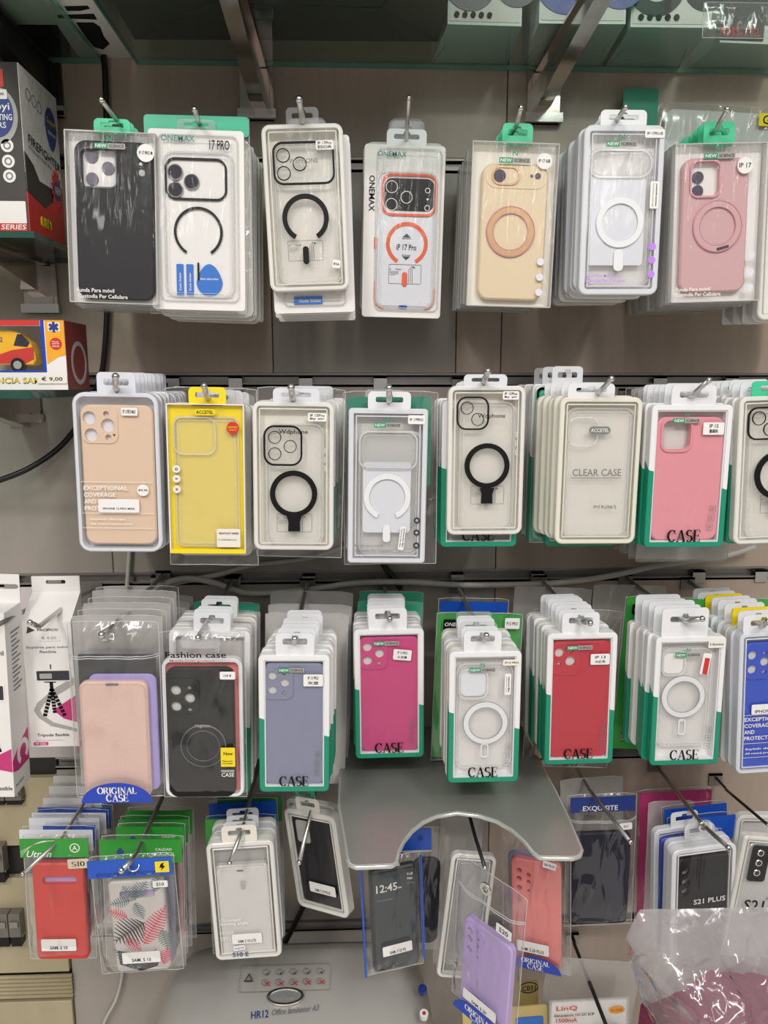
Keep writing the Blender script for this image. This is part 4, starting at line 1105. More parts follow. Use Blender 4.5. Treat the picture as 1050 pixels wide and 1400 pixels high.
g3.band('bag_border', 'bag_green', 0, 0, 1, 1, .003, .010, -.0015, .0); g3.plate('header', 'bag_green', .02, .01, .98, .17, .002, .0, .0005); q = g3.plate('logo_plate', 'black_print', .06, .04, .44, .105, .002, -.0045, -.004); g3.text('ONEMAX', .25, .072, .33, 'pale_print', y=-.0048, slant=.3, parent=q)
g3.case('black_case', .08, .2, .5, .93, y0=.002, y1=.0045, name='back_card')
g4 = tallbag('green zip bag half hidden between the red striped pack and the blue case', (962, 818), (1046, 820), (965, 1010), .09, 'bag', 66); g4.plate('header', 'bag_green', .0, .0, 1, .18, .002, .0, .0005)

i = P('royal blue case with printed white text, cut by the photo edge', (1010, 864), (1112, 864), (1009, 1056), .205, GP, T=.014)
i.tray('tray_cool', 'cool_plastic', border=.0045, r=.008)
hl = cams3(i, .09, .1, .95)
i.case('blue_case', .075, .075, .93, .975, hl, r=.009); i.plate('camera_plate', 'grey_insert', .09, .1, .48, .32, .006, .0048, .0054); i.part('camera_module', G().ext([i.rr(.08, .088, .5, .33, .008, 5)]+hl, .0016, .003, .0006), 'blue_case')  # camera_plate is added within the case to lighten its shaded holes
for t, v in (('EXCEPTIONAL', .605), ('COVERAGE', .65), ('AND', .695), ('PROTECTION', .74)):
    w_ = {'AND': .14, 'COVERAGE': .37, 'EXCEPTIONAL': .52, 'PROTECTION': .46}[t]
    i.text(t, .09+w_/2, v, w_, 'pale_print', h=.028)
i.text('Stylish design', .34, .82, .46, 'pale_print', h=.018); i.text('All round protection', .36, .852, .5, 'pale_print', h=.018)
g = G()
for v in (.575, .778, .88): g.box(i.X(.08), -.0006, i.Z(v)-.0002, i.X(.92), -.0004, i.Z(v)+.0002)
i.part('printed_line', g, 'pale_print'); i.sticker(.18, .5, .6, .57, ['', 'IPHONE 13'])
i.tu = (.1, .65, -.12); i.tab(.05, .6, -.12, 'white_plastic')
hook('third row hook at the photo edge, on the royal blue case', 1042, 855, .205, 1050, 850, .02, r=.003)
stack(i, 8, ['cool', 'tray', 'cool', 'ns'], .0145, 'behind the royal blue case', ['white_plastic', 'yellow_card', 'clear_tab'], drift=(-.0016, 0))

# ======== row 4 ========
GP = 'packages of the lowest row'
mm('red_ink', (190, 40, 40), .4)
mm('leaf_ground', (196, 190, 186), .4)
def hdr(s, m, v0=0, v1=.145):
    q = s.plate('header', m, 0, v0, 1, v1, .001, s.T*.5-.0095, s.T*.5-.0088)
    s.hy = s.T*.5-.0098
    for k_ in (0, 1):
        s.part('staple', G().box(s.X(.3+.4*k_), s.hy-.0003, s.Z(v1-.02), s.X(.34+.4*k_), s.hy, s.Z(v1-.016)), 'steel')
    return q
def rod(*a, **k): return hook(*a, group='long rods of the lowest row', **k)
a = P('red silicone case bag under a green header, S10 tag', (27, 1144), (121, 1145), (40, 1315), .20, GP, T=.012)
bag(a, 'bag', thick=.021, seed=71, nu=12, nv=22, crump=.0018); q = hdr(a, 'label_green')
a.case('scarlet_case', .13, .21, .90, .985, [rr(a.X(.28), a.Z(.375), a.X(.78), a.Z(.315), .003)], r=.006, y0=.0005, y1=.0095); a.plate('camera_plate', 'lilac_case', .27, .30, .79, .38, .002, .006, .0065)
a.text('Utron', .28, .115, .36, 'pale_print', y=a.hy-.0002, slant=.35, parent=q)
g = G()
for k_ in range(3):
    for j_ in range(8):
        t0, t1 = j_/8, (j_+1)/8
        f_ = lambda t: (a.X(.01+.5*t*(1-.12*k_)), a.Z(.012+(.085+.02*k_)*(1-t)**2.0))
        p0, p1 = f_(t0), f_(t1); g.ext([[(p0[0], p0[1]-.0007), (p1[0], p1[1]-.0004), (p1[0], p1[1]), (p0[0], p0[1])]], a.hy-.0003, a.hy-.0001)
a.part('swoosh', g, 'pale_print', q)
a.part('emblem', put_text(G().ext([circ(a.X(.8), a.Z(.07), .006, 20), circ(a.X(.8), a.Z(.07), .0048, 20)], a.hy-.0003, a.hy-.0001), 'A', a.X(.8), a.Z(.07), .006, a.hy-.0003), 'pale_print', q)
a.sticker(.68, .16, .99, .235, ['S10'], m='old_paper', y=-.003, serif=True, rot=3, tw=.62, th=.5, label='old yellowed S10 tag')
a.sticker(.22, .80, .74, .895, ['', 'SAM. S 10'], y=-.003, tw=.5)
rod('long rod with bent tip through the green header of the red case bag', 81, 1150, .20, 31, 1195, .04, r=.0022)
b = P('bag with tropical leaf patterned case under a blue header', (124, 1180), (238, 1164), (135, 1341), .235, GP, T=.012)
bag(b, 'bag', thick=.021, seed=73, nu=12, nv=22, crump=.002); q = hdr(b, 'label_blue')
b.case('leaf_ground', .20, .20, .86, .97, [rr(b.X(.33), b.Z(.34), b.X(.75), b.Z(.28), .003)], r=.006, y0=.0005, y1=.009); b.plate('camera_plate', 'lilac_case', .3, .27, .77, .35, .002, .006, .0065)
def leaf(cu, cv, L_, wd, ang, m, mono=False, ribs=9):
    """a leaf printed on the case: midrib with separate lobes"""
    g = G(); c_, s_ = math.cos(ang), math.sin(ang); L_ *= 1.18; wd *= 1.25
    x0, z0 = b.X(cu), b.Z(cv)
    T_ = lambda p: (x0+p[0]*c_-p[1]*s_, z0+p[0]*s_+p[1]*c_)
    for k_ in range(ribs):
        t = (k_+.5)/ribs
        wl_ = wd*math.sin(math.pi*min(.95, t*.9+.12))
        for sd in (-1, 1):
            pts = [(L_*t-.0002, 0), (L_*t+L_/ribs*(.62 if mono else .42), 0), (L_*t+L_/ribs*(1.4 if mono else .9), sd*wl_), (L_*t+L_/ribs*(1.15 if mono else .6), sd*wl_*.9)]
            g.ext([[T_(p) for p in pts]], .0001, .0004)
    g.ext([[T_((0, -.0003)), T_((L_, -.0001)), T_((L_, .0001)), T_((0, .0003))]], 0, .0004)
    b.part('leaf_print', g, m)
mm('leaf_grey', (84, 112, 114), .4); mm('leaf_pink', (212, 44, 82), .4); mm('leaf_dark', (44, 28, 38), .4)
mmw = b.W
leaf(.52, .36, mmw*.2, mmw*.10, 2.2, 'leaf_grey'); leaf(.5, .34, mmw*.22, mmw*.08, .9, 'leaf_grey'); leaf(.45, .36, mmw*.2, mmw*.06, 3.3, 'leaf_grey'); leaf(.5, .38, mmw*.2, mmw*.06, -1.2, 'leaf_grey')
leaf(.60, .55, mmw*.36, mmw*.17, 3.7, 'leaf_dark', True, 11); leaf(.40, .5, mmw*.2, mmw*.06, 2.7, 'leaf_pink'); leaf(.56, .74, mmw*.5, mmw*.1, 1.02, 'leaf_pink', False, 16)
leaf(.35, .68, mmw*.2, mmw*.07, -.8, 'leaf_pink'); leaf(.42, .95, mmw*.3, mmw*.05, 2.2, 'leaf_grey'); leaf(.45, .95, mmw*.3, mmw*.05, .8, 'leaf_grey'); leaf(.8, .62, mmw*.22, mmw*.07, -1.4, 'leaf_grey'); leaf(.78, .92, mmw*.2, mmw*.06, 1.3, 'leaf_pink'); leaf(.75, .3, mmw*.2, mmw*.06, 1.3, 'leaf_grey')
b.part('leaf_print', G().ext([[(b.X(.24), b.Z(.78)), (b.X(.76), b.Z(.86)), (b.X(.7), b.Z(.93)), (b.X(.5), b.Z(.965)), (b.X(.25), b.Z(.9))]], .0002, .0004), 'leaf_dark')
q2 = b.plate('label', 'label_yellow', .80, .03, .965, .12, .0008, b.hy-.0004, b.hy-.0001); b.part('bolt_mark', G().ext([[(b.X(.87), b.Z(.05)), (b.X(.91), b.Z(.04)), (b.X(.895), b.Z(.065)), (b.X(.92), b.Z(.07)), (b.X(.865), b.Z(.105)), (b.X(.88), b.Z(.08)), (b.X(.85), b.Z(.08))]], b.hy-.0007, b.hy-.0004), 'black_print', q2)
b.text('EXQUISITO STICCINO', .50, .12, .8, 'navy_print', y=b.hy-.0002, parent=q, h=.03)
b.sticker(.75, .19, .93, .245, ['S10'], y=-.004, tw=.5, th=.5); b.sticker(.30, .78, .76, .875, ['', 'SAM. S 10'], y=-.004, tw=.5)
b.part('ring_eyelet', G().tube([(b.X(.55)+.006*math.cos(t), -.004+.003*math.sin(t), b.Z(.06)+.004*math.sin(t)) for t in [i_*math.pi/9 for i_ in range(19)]], .0009, 6, False), 'chrome')
rod('long rod through the blue header of the leaf patterned bag', 184, 1172, .235, 166, 1190, .02, r=.003)
def headerbag(label, tl, tr, h_, p, m, seed, house=False, inner='black_case', grp=None):
    s = P(label, (tl[0], tl[1]), (tr[0], tr[1]), (tl[0]+10, tl[1]+h_), p, grp or GP, T=.009)
    bag(s, 'bag', thick=.008, seed=seed, nu=6, nv=12, crump=.0012); q = hdr(s, m, 0, .17)
    s.case(inner, .14, .25, .88, .97, y0=.002, y1=.007)
    if house:
        x, z = s.X(.25), s.Z(.085); g = G().ext([[(x-.005, z-.001), (x, z+.005), (x+.005, z-.001), (x+.0035, z-.001), (x+.0035, z-.0055), (x-.0035, z-.0055), (x-.0035, z-.001)]], s.hy-.0003, s.hy-.0001)
        s.part('house_mark', g, 'navy_print', q); s.text('CALIDAD', .78, .07, .2, 'pale_print', y=s.hy-.0003, parent=q); s.text('PROFESIONAL', .78, .11, .28, 'pale_print', y=s.hy-.0003, parent=q)
    return s
GA = 'white and blue headers behind the red case bag'
for k_, (x0, y0, x1, m_, p_) in enumerate(((74, 1058, 138, 'white_card', .06), (68, 1072, 140, 'white_card', .075), (60, 1088, 140, 'white_card', .09), (53, 1101, 152, 'label_blue', .11), (45, 1108, 146, 'cool_plastic', .125), (41, 1115, 137, 'cool_plastic', .14), (60, 1125, 132, 'label_blue', .16), (28, 1131, 128, 'cool_plastic', .175))):
    nm = ('rearmost of three stepped white header bags', 'middle one of three stepped white header bags', 'front one of three stepped white header bags', 'rear blue header bag with jagged edge', 'pale header bag right before the rear blue one', 'wide pale lilac header bag', 'short blue header bag with its corner showing', 'grey header bag just behind the green header')[k_]
    headerbag(nm+' behind the red case bag', (x0, y0), (x1, y0+1), 165, p_, m_, 80+k_, grp=GA, inner=CASES[k_ % 8])
GA = 'green headers behind the leaf patterned bag'
for k_, (x0, y0, x1, p_) in enumerate(((172, 1104, 262, .12), (162, 1116, 256, .145), (158, 1126, 250, .168), (136, 1143, 248, .20))):
    headerbag('green header bag with house mark, '+('rearmost', 'third from the front', 'second from the front', 'frontmost')[k_]+' behind the leaf patterned bag', (x0, y0), (x1, y0+3), 180, p_, 'label_green', 90+k_, True, grp=GA, inner=('black_case', 'coral_case', 'navy_case', 'slate_case')[k_])

c = P('grey tray with small frosted case marked SAM S 10 LITE', (278, 1152), (371, 1152), (298, 1311), .195, GP, T=.013)
c.tray('tray', 'dim_insert', border=.005, r=.008)
c.case('grey_insert', .10, .22, .88, .97, r=.006); c.clear_case(.08, .20, .90, .98, .007)
c.text('Optimized', .27, .655, .3, 'pale_print'); c.text('viewing angle', .32, .685, .42, 'pale_print'); c.text('COLOR', .20, .76, .22, 'pale_print'); c.text('STYLE', .2, .81, .2, 'pale_print')
c.part('earpiece', G().box(c.X(.42), .001, c.Z(.245), c.X(.52), .0016, c.Z(.24)), 'dark_chip'); c.text('S20', .5, .36, .14, 'dim_insert', y=.0005, rot=-90)
c.sticker(.27, .775, .72, .86, ['', 'SAM. S 10 LITE'], y=-.001, tw=.6); c.sticker(.28, .875, .46, .915, ['S10LITE'], y=-.001, rot=5)
c.text('S10 E', .38, .95, .24, 'navy_print', y=-.0012)
c.tu = (.24, .74, -.11); c.tab(.24, .76, -.13, 'ivory_card')
rod('rod with bright tip in front of the SAM S 10 LITE tray', 331, 1136, .195, 314, 1180, .03, r=.0026)
stack(c, 3, ['tray', 'cool', 'tray'], .0145, 'behind the SAM S 10 LITE tray', ['white_plastic'])
c2 = headerbag('navy and green header bag behind the SAM S 10 LITE tray', (281, 1117), (376, 1115), 190, .135, 'label_green', 101, True, 'slate_case')
q = c2.plate('label', 'navy_print', .08, .14, .92, .30, .001, -.004, -.0035); c2.text('moviles2', .3, .19, .3, 'pale_print', y=-.0042, parent=q)
c3 = headerbag('blue header bag with yellow mark at the rear of the LITE tray hook', (288, 1098), (380, 1090), 190, .105, 'label_blue', 102, False, 'black_case'); c3.plate('label', 'label_yellow', .76, .03, .93, .12, .0008, -.0042, -.0038)
c4 = headerbag('green header bag, the rearmost above the LITE tray', (296, 1086), (384, 1088), 190, .08, 'label_green', 103, True)

d = P('black phone case in white tray turned sideways on its rod', (393, 1106, .13), (464, 1120, .175), (401, 1236, .13), .13, GP, T=.014)
d.tray('tray', 'dim_insert', border=.006, r=.010); d.case('black_case', .10, .07, .92, .95, r=.008)
d.plate('camera_plate', 'dim_insert', .2, .1, .45, .32, .004, .0014, .002)
d.sticker(.32, .70, .82, .80, ['', 'SAM. S 10 PLUS'], y=-.001, tw=.6); d.tu = (.2, .6, -.12); d.tab(.25, .70, -.13, 'ivory_card')
rod('rod with bright tip in front of the turned black case', 430, 1095, .135, 409, 1179, .07, r=.0026)
stack(d, 1, ['tray'], .015, 'behind the turned black case', ['teal_header'], jit=.0, first=.024)

e = P('flip case with a clock screen reading 12:45 in blue edged bag', (504, 1188, .215), (584, 1172, .20), (494, 1341, .215), .21, GP, T=.012)
bag(e, 'bag', v0=-.04, thick=.020, seed=75, nu=12, nv=20, crump=.0015)
e.case('black_plastic', .12, .045, .93, .965, r=.006, y0=.001, y1=.009)
sc_ = e.plate('clock_screen', mat('dark_screen', (16, 34, 44), .12, var=.2, scale=30), .17, .07, .88, .93, .003, .0006, .001)
e.text('12:45', .40, .205, .36, 'pale_print', y=.0003, h=.07, parent=sc_); e.text('PM', .62, .225, .06, 'pale_print', y=.0003, parent=sc_); e.text('TUE', .80, .12, .11, 'pale_print', y=.0003, parent=sc_); e.text('Sep', .80, .16, .09, 'pale_print', y=.0003, parent=sc_); e.text('Samstag', .80, .20, .13, 'grey_print', y=.0003, parent=sc_)
e.text('Notifications', .36, .31, .26, 'grey_print', y=.0003, parent=sc_)
e.sticker(.27, .71, .78, .80, ['', 'SAM. S 20 FE'], y=-.004, tw=.55, rot=2)
e.part('blue_edge', G().box(e.X(-.03), .003, e.Z(1), e.X(.0), .006, e.Z(0)).box(e.X(1.0), .003, e.Z(.95), e.X(1.03), .006, e.Z(0)), 'label_blue')
e2 = P('royal blue header with a black hexagon mark above the clock case', (546, 1134), (590, 1132), (546, 1166), .175, GP, T=.003)
e2.plate('header', 'label_blue', 0, 0, 1, .92, .001, 0, .0008); e2.part('hexagon_mark', G().ext([circ(e2.X(.66), e2.Z(.4), .0042, 6, 30, 390), circ(e2.X(.66), e2.Z(.4), .003, 6, 30, 390)], -.0003, -.0001), 'navy_print'); e2.text('M', .66, .4, .09, 'navy_print', y=-.0004); e2.part('ziplock', G().tube([(e2.X(0), -.0005, e2.Z(.95)), (e2.X(1), -.0005, e2.Z(.95))], .0012, 6), 'seam')
rod('rod ending beside the arc of the silver plate', 551, 1165, .17, 544, 1181, .05, r=.0022)
tallbag('narrow blue edged bag behind the clock case', (556, 1132), (606, 1132), (560, 1300), .15, 'bag', 76, group=GP, inner='navy_case')

f = P('zip bag turned sideways with a lilac case and S20 tag', (617, 1166, .225), (708, 1228, .30), (619, 1364, .225), .25, GP, T=.014)
bag(f, 'bag', thick=.022, seed=77, nu=14, nv=26, crump=.0022, zip_v=.155)
hl = [f.ch(.29, v, .042) for v in (.43, .485, .56)]+[f.ch(.42, v, .02) for v in (.45, .50, .575)]
f.case('lilac_case', .17, .355, .90, 1.0, hl, r=.008, y0=.0008, y1=.009); f.plate('camera_plate', 'dim_insert', .21, .4, .49, .6, .004, .003, .0036); f.part('camera_module', G().ext([f.rr(.2, .385, .50, .61, .006, 5)]+hl, -.0003, .0008, .0004), 'lilac_case')  # grey camera_plate added inside the case, countering the shade in its holes
f.sticker(.27, .83, .78, .90, ['', 'SAM. S 20'], y=-.0045, tw=.45)
hp = [(f.X(.53)+f.W*.40*math.cos(t), f.Z(1.01)+f.W*.22*math.sin(t)) for t in [math.pi*i_/22 for i_ in range(23)]]
q = f.part('seal', G().ext([hp], -.0052, -.0048), 'seal_blue'); f.text('ORIGINAL', .53, .945, .42, 'pale_print', y=-.0056, serif=True, parent=q, bold=1.2); f.text('CASE', .53, .98, .24, 'pale_print', y=-.0056, serif=True, parent=q, bold=1.2)
f.sticker(.70, .215, .92, .275, ['S20'], y=-.006, tw=.6, th=.5)
f.ring('grommet', 'chrome', .52, .05, .078, .04, -.0075, -.0055)
rod('thin dark rod through the grommet of the lilac case bag', 651, 1148, .22, 663, 1186, .045, r=.0022, m='dark_metal')
f2 = P('greyish frosted bag behind the lilac case bag', (607, 1120), (665, 1118), (590, 1322), .15, GP, T=.012); bag(f2, 'bag_milky', thick=.012, seed=78, nu=8, nv=16, crump=.002); f2.clear_case(.15, .2, .95, .95)
f3 = P('tray with black edged clear case just behind the lilac case bag', (610, 1160), (668, 1178), (608, 1330), .195, GP, T=.009); f3.tray('tray', 'dim_insert'); f3.clear_case(.1, .05, .95, .9)
g_ = P('zip bag with coral case and blue half round seal', (684, 1134, .12), (779, 1150, .155), (688, 1318, .12), .13, GP, T=.014)
bag(g_, 'bag', thick=.022, seed=79, nu=12, nv=22, crump=.002); g_.case('slate_case', .08, .16, .8, .95, y0=.009, y1=.0105, name='liner')
hl = [g_.ch(u, v, r_) for u, v, r_ in ((.265, .275, .042), (.265, .335, .042), (.265, .40, .042), (.40, .295, .034), (.40, .345, .03), (.40, .41, .02))]
g_.case('coral_case', .14, .19, .87, .965, hl, r=.008, y0=.0005, y1=.009); g_.plate('camera_plate', 'lens_dark', .18, .23, .48, .45, .005, .0092, .0096)
g_.sticker(.22, .77, .70, .85, ['', 'SAM. S 20 PLUS'], y=-.0045, tw=.7); g_.sticker(.62, .155, .81, .205, ['S20 PLUS'], y=-.0055, rot=-8)
hp = [(g_.X(.5)+g_.W*.38*math.cos(t), g_.Z(.972)+g_.W*.23*math.sin(t)) for t in [math.pi*i_/22 for i_ in range(23)]]
q = g_.part('seal', G().ext([hp], -.0052, -.0048), 'seal_blue'); g_.text('ORIGINAL', .5, .905, .42, 'pale_print', y=-.0056, serif=True, parent=q, bold=1.2); g_.text('CASE', .5, .945, .24, 'pale_print', y=-.0056, serif=True, parent=q, bold=1.2)

h = P('zip bag with dark navy case and small white S21 tag', (772, 1084), (866, 1094), (780, 1264), .105, GP, T=.013)
bag(h, 'bag', thick=.021, seed=81, nu=12, nv=22, crump=.0018, zip_v=.17); q = h.plate('header', 'navy_print', .02, 0, .95, .11, .001, -.0015, -.001); h.text('EXQUISITE', .45, .085, .5, 'pale_print', y=-.0018, serif=False, parent=q)
h.case('navy_case', .05, .28, .92, .98, r=.008, y0=.002, y1=.009); h.ring('lens', 'lens_dark', .16, .34, .05, .03, .0012, .002); h.ring('lens', 'lens_dark', .16, .41, .05, .03, .0012, .002)
h.sticker(.72, .185, .90, .235, ['S21'], y=-.006, tw=.35, rot=4)
rod('long rod with bright tip at the navy case bag', 808, 1083, .10, 862, 1151, .13, r=.0026)
h2 = P('frosted oval topped bag above the navy case bag', (765, 1066), (850, 1064), (772, 1250), .07, GP, T=.007); bag(h2, 'bag_milky', thick=.007, seed=82, nu=6, nv=12)

i = P('white tray with black phone case printed S21 PLUS', (919, 1164, .175), (1007, 1152, .165), (916, 1334, .175), .17, GP, T=.013)
i.tray('white_plastic', 'dim_insert', border=.0055, r=.010); i.case('black_case', .10, .09, .94, .95, [i.ch(.24, v, .065) for v in (.20, .275, .35)], r=.008)
i.text('S21 PLUS', .60, .43, .5, 'pale_print', y=.0002, h=.04); i.tab(.2, .72, -.13, 'clear_tab')
i.ring('grommet', 'chrome', .45, -.17, .09, .055, -.004, -.0025)
rod('rod through the grommet above the S21 PLUS tray', 960, 1126, .16, 996, 1159, .10, r=.0028)
stack(i, 3, ['cool', 'bag'], .0145, 'behind the S21 PLUS tray', ['white_plastic'], drift=(-.002, .001))
i2 = headerbag('blue header bag with white text above the S21 PLUS tray', (911, 1117), (1000, 1114), 180, .11, 'label_blue', 111, inner='coral_case'); i2.text('MOVILES2', .32, .06, .3, 'pale_print', y=i2.hy-.0002)
i3 = headerbag('blue header bag, the rearmost above the S21 PLUS tray', (905, 1104), (990, 1096), 185, .085, 'label_blue', 112, inner='blue_case')
i4 = P('magenta backed bag left of the S21 PLUS tray', (872, 1082), (978, 1076), (868, 1280), .05, GP, T=.007); i4.plate('backing_card', 'magenta_case', .03, .02, .97, .97, .004, .003, .0036); bag(i4, 'bag', thick=.007, seed=83, nu=8, nv=14)
i5 = P('grey milky bag between the magenta bag and the blue headers', (888, 1098), (950, 1096), (880, 1280), .07, GP, T=.007); bag(i5, 'bag_milky', thick=.007, seed=84, nu=8, nv=14)
j = P('clear package printed S21 with three black lens discs', (1012, 1132), (1100, 1160), (995, 1310), .17, GP, T=.011)
j.tray('tray', 'grey_insert', r=.006); j.clear_case(.1, .05, .95, .95)
j.plate('camera_plate', 'black_plastic', .16, .07, .42, .34, .004, .0015, .002)
for v in (.125, .20, .275): j.ring('lens_ring', 'chrome', .29, v, .05, .035, .001, .0015); j.disc('lens', 'lens_dark', .29, v, .035, .001, .0015)
j.text('S21 FE', .50, .52, .62, 'black_print', y=.0003)
g = G()
for v, s_ in ((.46, 1), (.585, -1)): x, z = j.X(.52), j.Z(v); g.ext([[(x-.004, z-.001*s_), (x+.004, z-.001*s_), (x, z+.0025*s_)]], .0001, .0003)
j.part('arrow_print', g, 'grey_print')
j2 = P('frosted tray top behind the S21 package with lens discs', (1002, 1106), (1100, 1125), (996, 1290), .12, GP, T=.011); j2.tray('tray', 'grey_insert', r=.012)
rod('dark rod running to the photo edge above the S21 packages', 995, 1080, .04, 1050, 1128, .16, r=.002, m='dark_metal')
# ======== shelves, boxes, cables and the things below ========
class Face(Pk):
    """prints laid on one face of a solid thing: A top left, B top right, C bottom left in world space"""
    def __init__(s, root, A, B, C_):
        x = B-A; s.W = x.length; x.normalize(); zv = A-C_; s.H = zv.length; zv.normalize()
        zv = (zv-x*zv.dot(x)).normalized(); y = zv.cross(x)
        s.T = 0; s.root = root; s.M = Matrix((x, y, zv)).transposed().to_4x4(); s.M.translation = (A+B)/2
        s.L = Matrix.Translation(-root.location) @ s.M
    def part(s, name, g, m, parent=None, label=None):
        g.v = [tuple(s.L @ Vector(v)) for v in g.v]
        return Pk.part(s, name, g, m, parent, label)
mm('carton_white', (214, 212, 206), .5, var=.03)
mm('carton_grey', (218, 224, 220), .5, var=.04)
mm('carton_dark', (62, 58, 55), .5, var=.1, scale=15)
mm('royal_print', (32, 52, 140), .35, var=.05); mm('hood_dark', (52, 54, 60), .35, var=.05)
ZS = CAMZ+.386
# glass shelves
def glass(label, x0, x1, p0, p1, z, t=.006, em='glass_edge'):
    r_ = empty('glass_shelf', ((x0+x1)/2, -(p0+p1)/2, z), label, 'shelf')
    g = G().box(x0-(x0+x1)/2, -(p1-p0)/2, 0, x1-(x0+x1)/2, (p1-p0)/2, t)
    g.build('glass_pane', M['glass'], r_)
    e = G(); e.box(x0-(x0+x1)/2, (p1-p0)/2-.0012, .0002, x1-(x0+x1)/2, (p1-p0)/2+.0004, t-.0002)
    e.box(x0-(x0+x1)/2, -(p1-p0)/2-.0004, .0002, x1-(x0+x1)/2, -(p1-p0)/2+.0012, t-.0002)
    e.box(x1-(x0+x1)/2-.0012, -(p1-p0)/2, .0002, x1-(x0+x1)/2+.0004, (p1-p0)/2, t-.0002)
    e.box(x0-(x0+x1)/2-.0004, -(p1-p0)/2, .0002, x0-(x0+x1)/2+.0012, (p1-p0)/2, t-.0002)
    e.build('glass_edge', M[em], r_)
    return r_
xg0 = on_z(140, 88, ZS).x; xg1 = on_z(187, 88, ZS).x
glass('long glass shelf above the top row, carrying headphone boxes', xg1, .95, .004, .34, ZS)
glass('glass shelf over the upper corner beside the white carton', -.95, xg0, .004, .34, ZS)
def footbox(name, label, cat, pts, z, h, m, loc=None, zt=None):
    """solid box whose footprint corners are seen at the given pixels on the plane z"""
    P3 = [on_z(x, y, z) for x, y in pts]
    c_ = sum(P3, Vector())/len(P3)
    r_ = empty(name, (c_.x, c_.y, z), label, cat)
    g = G()
    n = len(P3); g.v = [tuple(p-c_) for p in P3]+[tuple(p-c_+Vector((0, 0, h))) for p in P3]
    g.f = [tuple(range(n))[::-1], tuple(range(n, 2*n))]+[(k, (k+1) % n, n+(k+1) % n, n+k) for k in range(n)]
    g.build('carton', M[m], r_)
    return r_, P3
zb_ = ZS+.0085
def hbox(label, fl, fr, br, bl, ringm, cx=.5, icons=True, m='carton_grey'):
    r_, q = footbox('headphone_box', label, 'box', [fl, fr, br, bl], zb_, .22, m)
    A = q[0]+Vector((0, 0, .22)); B = q[1]+Vector((0, 0, .22))
    A = A+(B-A).normalized()*.001
    fc = Face(r_, q[0]+Vector((0, 0, .22)), q[1]+Vector((0, 0, .22)), q[0])
    fc.plate('front_print', 'carton_white', .02, .02, .98, .985, .002, -.0006, -.0001)
    for u, R_ in ((cx-.2, .36), (cx+.42, .30)):
        pr = fc.ring('ear_pad_print', ringm, u, .80, R_, R_*.55, -.0014, -.0006, bev=0)
        fc.ring('highlight_print', 'dim_insert', u, .80, R_*.72, R_*.62, -.002, -.0014, gap=200, parent=pr)
    if icons:
        for k_ in range(5): fc.disc('icon_dot', 'black_print', .12+.11*k_, .955, .035, -.0024, -.0006, n=12)
    # folded lid edges on the underside
    g = G(); ctr = (q[0]+q[1]+q[2]+q[3])/4
    for a_, b_ in ((q[3], q[0]*.55+q[3]*.45+(q[1]-q[0])*.1), (q[2], q[1]*.55+q[2]*.45+(q[0]-q[1])*.1)):
        g.tube([a_-r_.location, b_-r_.location], .0005, 4)
    g.tube([q[3]*.97+q[0]*.03-r_.location, q[2]*.97+q[1]*.03-r_.location], .0006, 4)
    g.build('flap_crease', M['dim_insert'], r_)
    return r_
hbox('grey-bottomed headphone box next to the dark carton, dark ear pad print', (612, 33), (713, 36), (690, 96), (588, 91), 'hood_dark')
hbox('headphone box with royal blue ear pad print', (737, 32), (855, 33), (819, 94), (712, 92), 'royal_print', icons=False)
hbox('headphone box with black ear pad print and small round icons', (862, 37), (972, 38), (925, 98), (824, 96), 'black_plastic')
r_, q = footbox('headphone_box', 'dark wrapped box with red model tag at the end of the glass shelf', 'box', [(984, 58), (1090, 62), (1040, 102), (935, 98)], zb_, .2, 'carton_grey')
fc = Face(r_, q[0]+Vector((0, 0, .2)), q[1]+Vector((0, 0, .2)), q[0]); fc.plate('front_print', 'carton_dark', .02, .02, .98, .90, .002, -.0006, -.0001)
tg = fc.plate('tag', 'carton_dark', -.06, .90, .55, .985, .001, -.0012, -.0007); fc.text('KMS-192', .24, .94, .5, 'red_print', y=-.0016, parent=tg)
bg_ = P('clear plastic bag draped over the box with the red tag', (960, 2, .16), (1100, 4, .16), (965, 50, .16), .16, 'goods on the glass shelf', cat='bag', T=.004); bag(bg_, 'bag', thick=.006, seed=120, nu=14, nv=10, crump=.004)
bg_.root.name = 'plastic_bag'
r_, q = footbox('dark_carton', 'large dark carton lying on the glass shelf', 'box', [(118, -60), (628, -60), (599, 57), (184, 54)], zb_, .18, 'carton_dark')
g = G()
c0 = on_z(520, 10, zb_)-r_.location; c1 = on_z(290, 4, zb_)-r_.location; dz = Vector((0, 0, -.0003))
g.tube([on_z(597, 55, zb_)-r_.location+dz, c0+dz], .0008, 4); g.tube([c0+dz, c1+dz], .0008, 4); g.tube([c1+dz, on_z(190, 52, zb_)-r_.location+dz], .0008, 4); g.tube([c0+dz, on_z(545, -20, zb_)-r_.location+dz], .0008, 4)
g.build('flap_crease', M['dark_metal'], r_)
r_, q = footbox('white_carton', 'white carton with a black printed shape on its underside', 'box', [(-80, -60), (95, -60), (180, 79), (108, 79), (78, 34), (-40, 33)], zb_, .12, 'carton_white')
g = G()
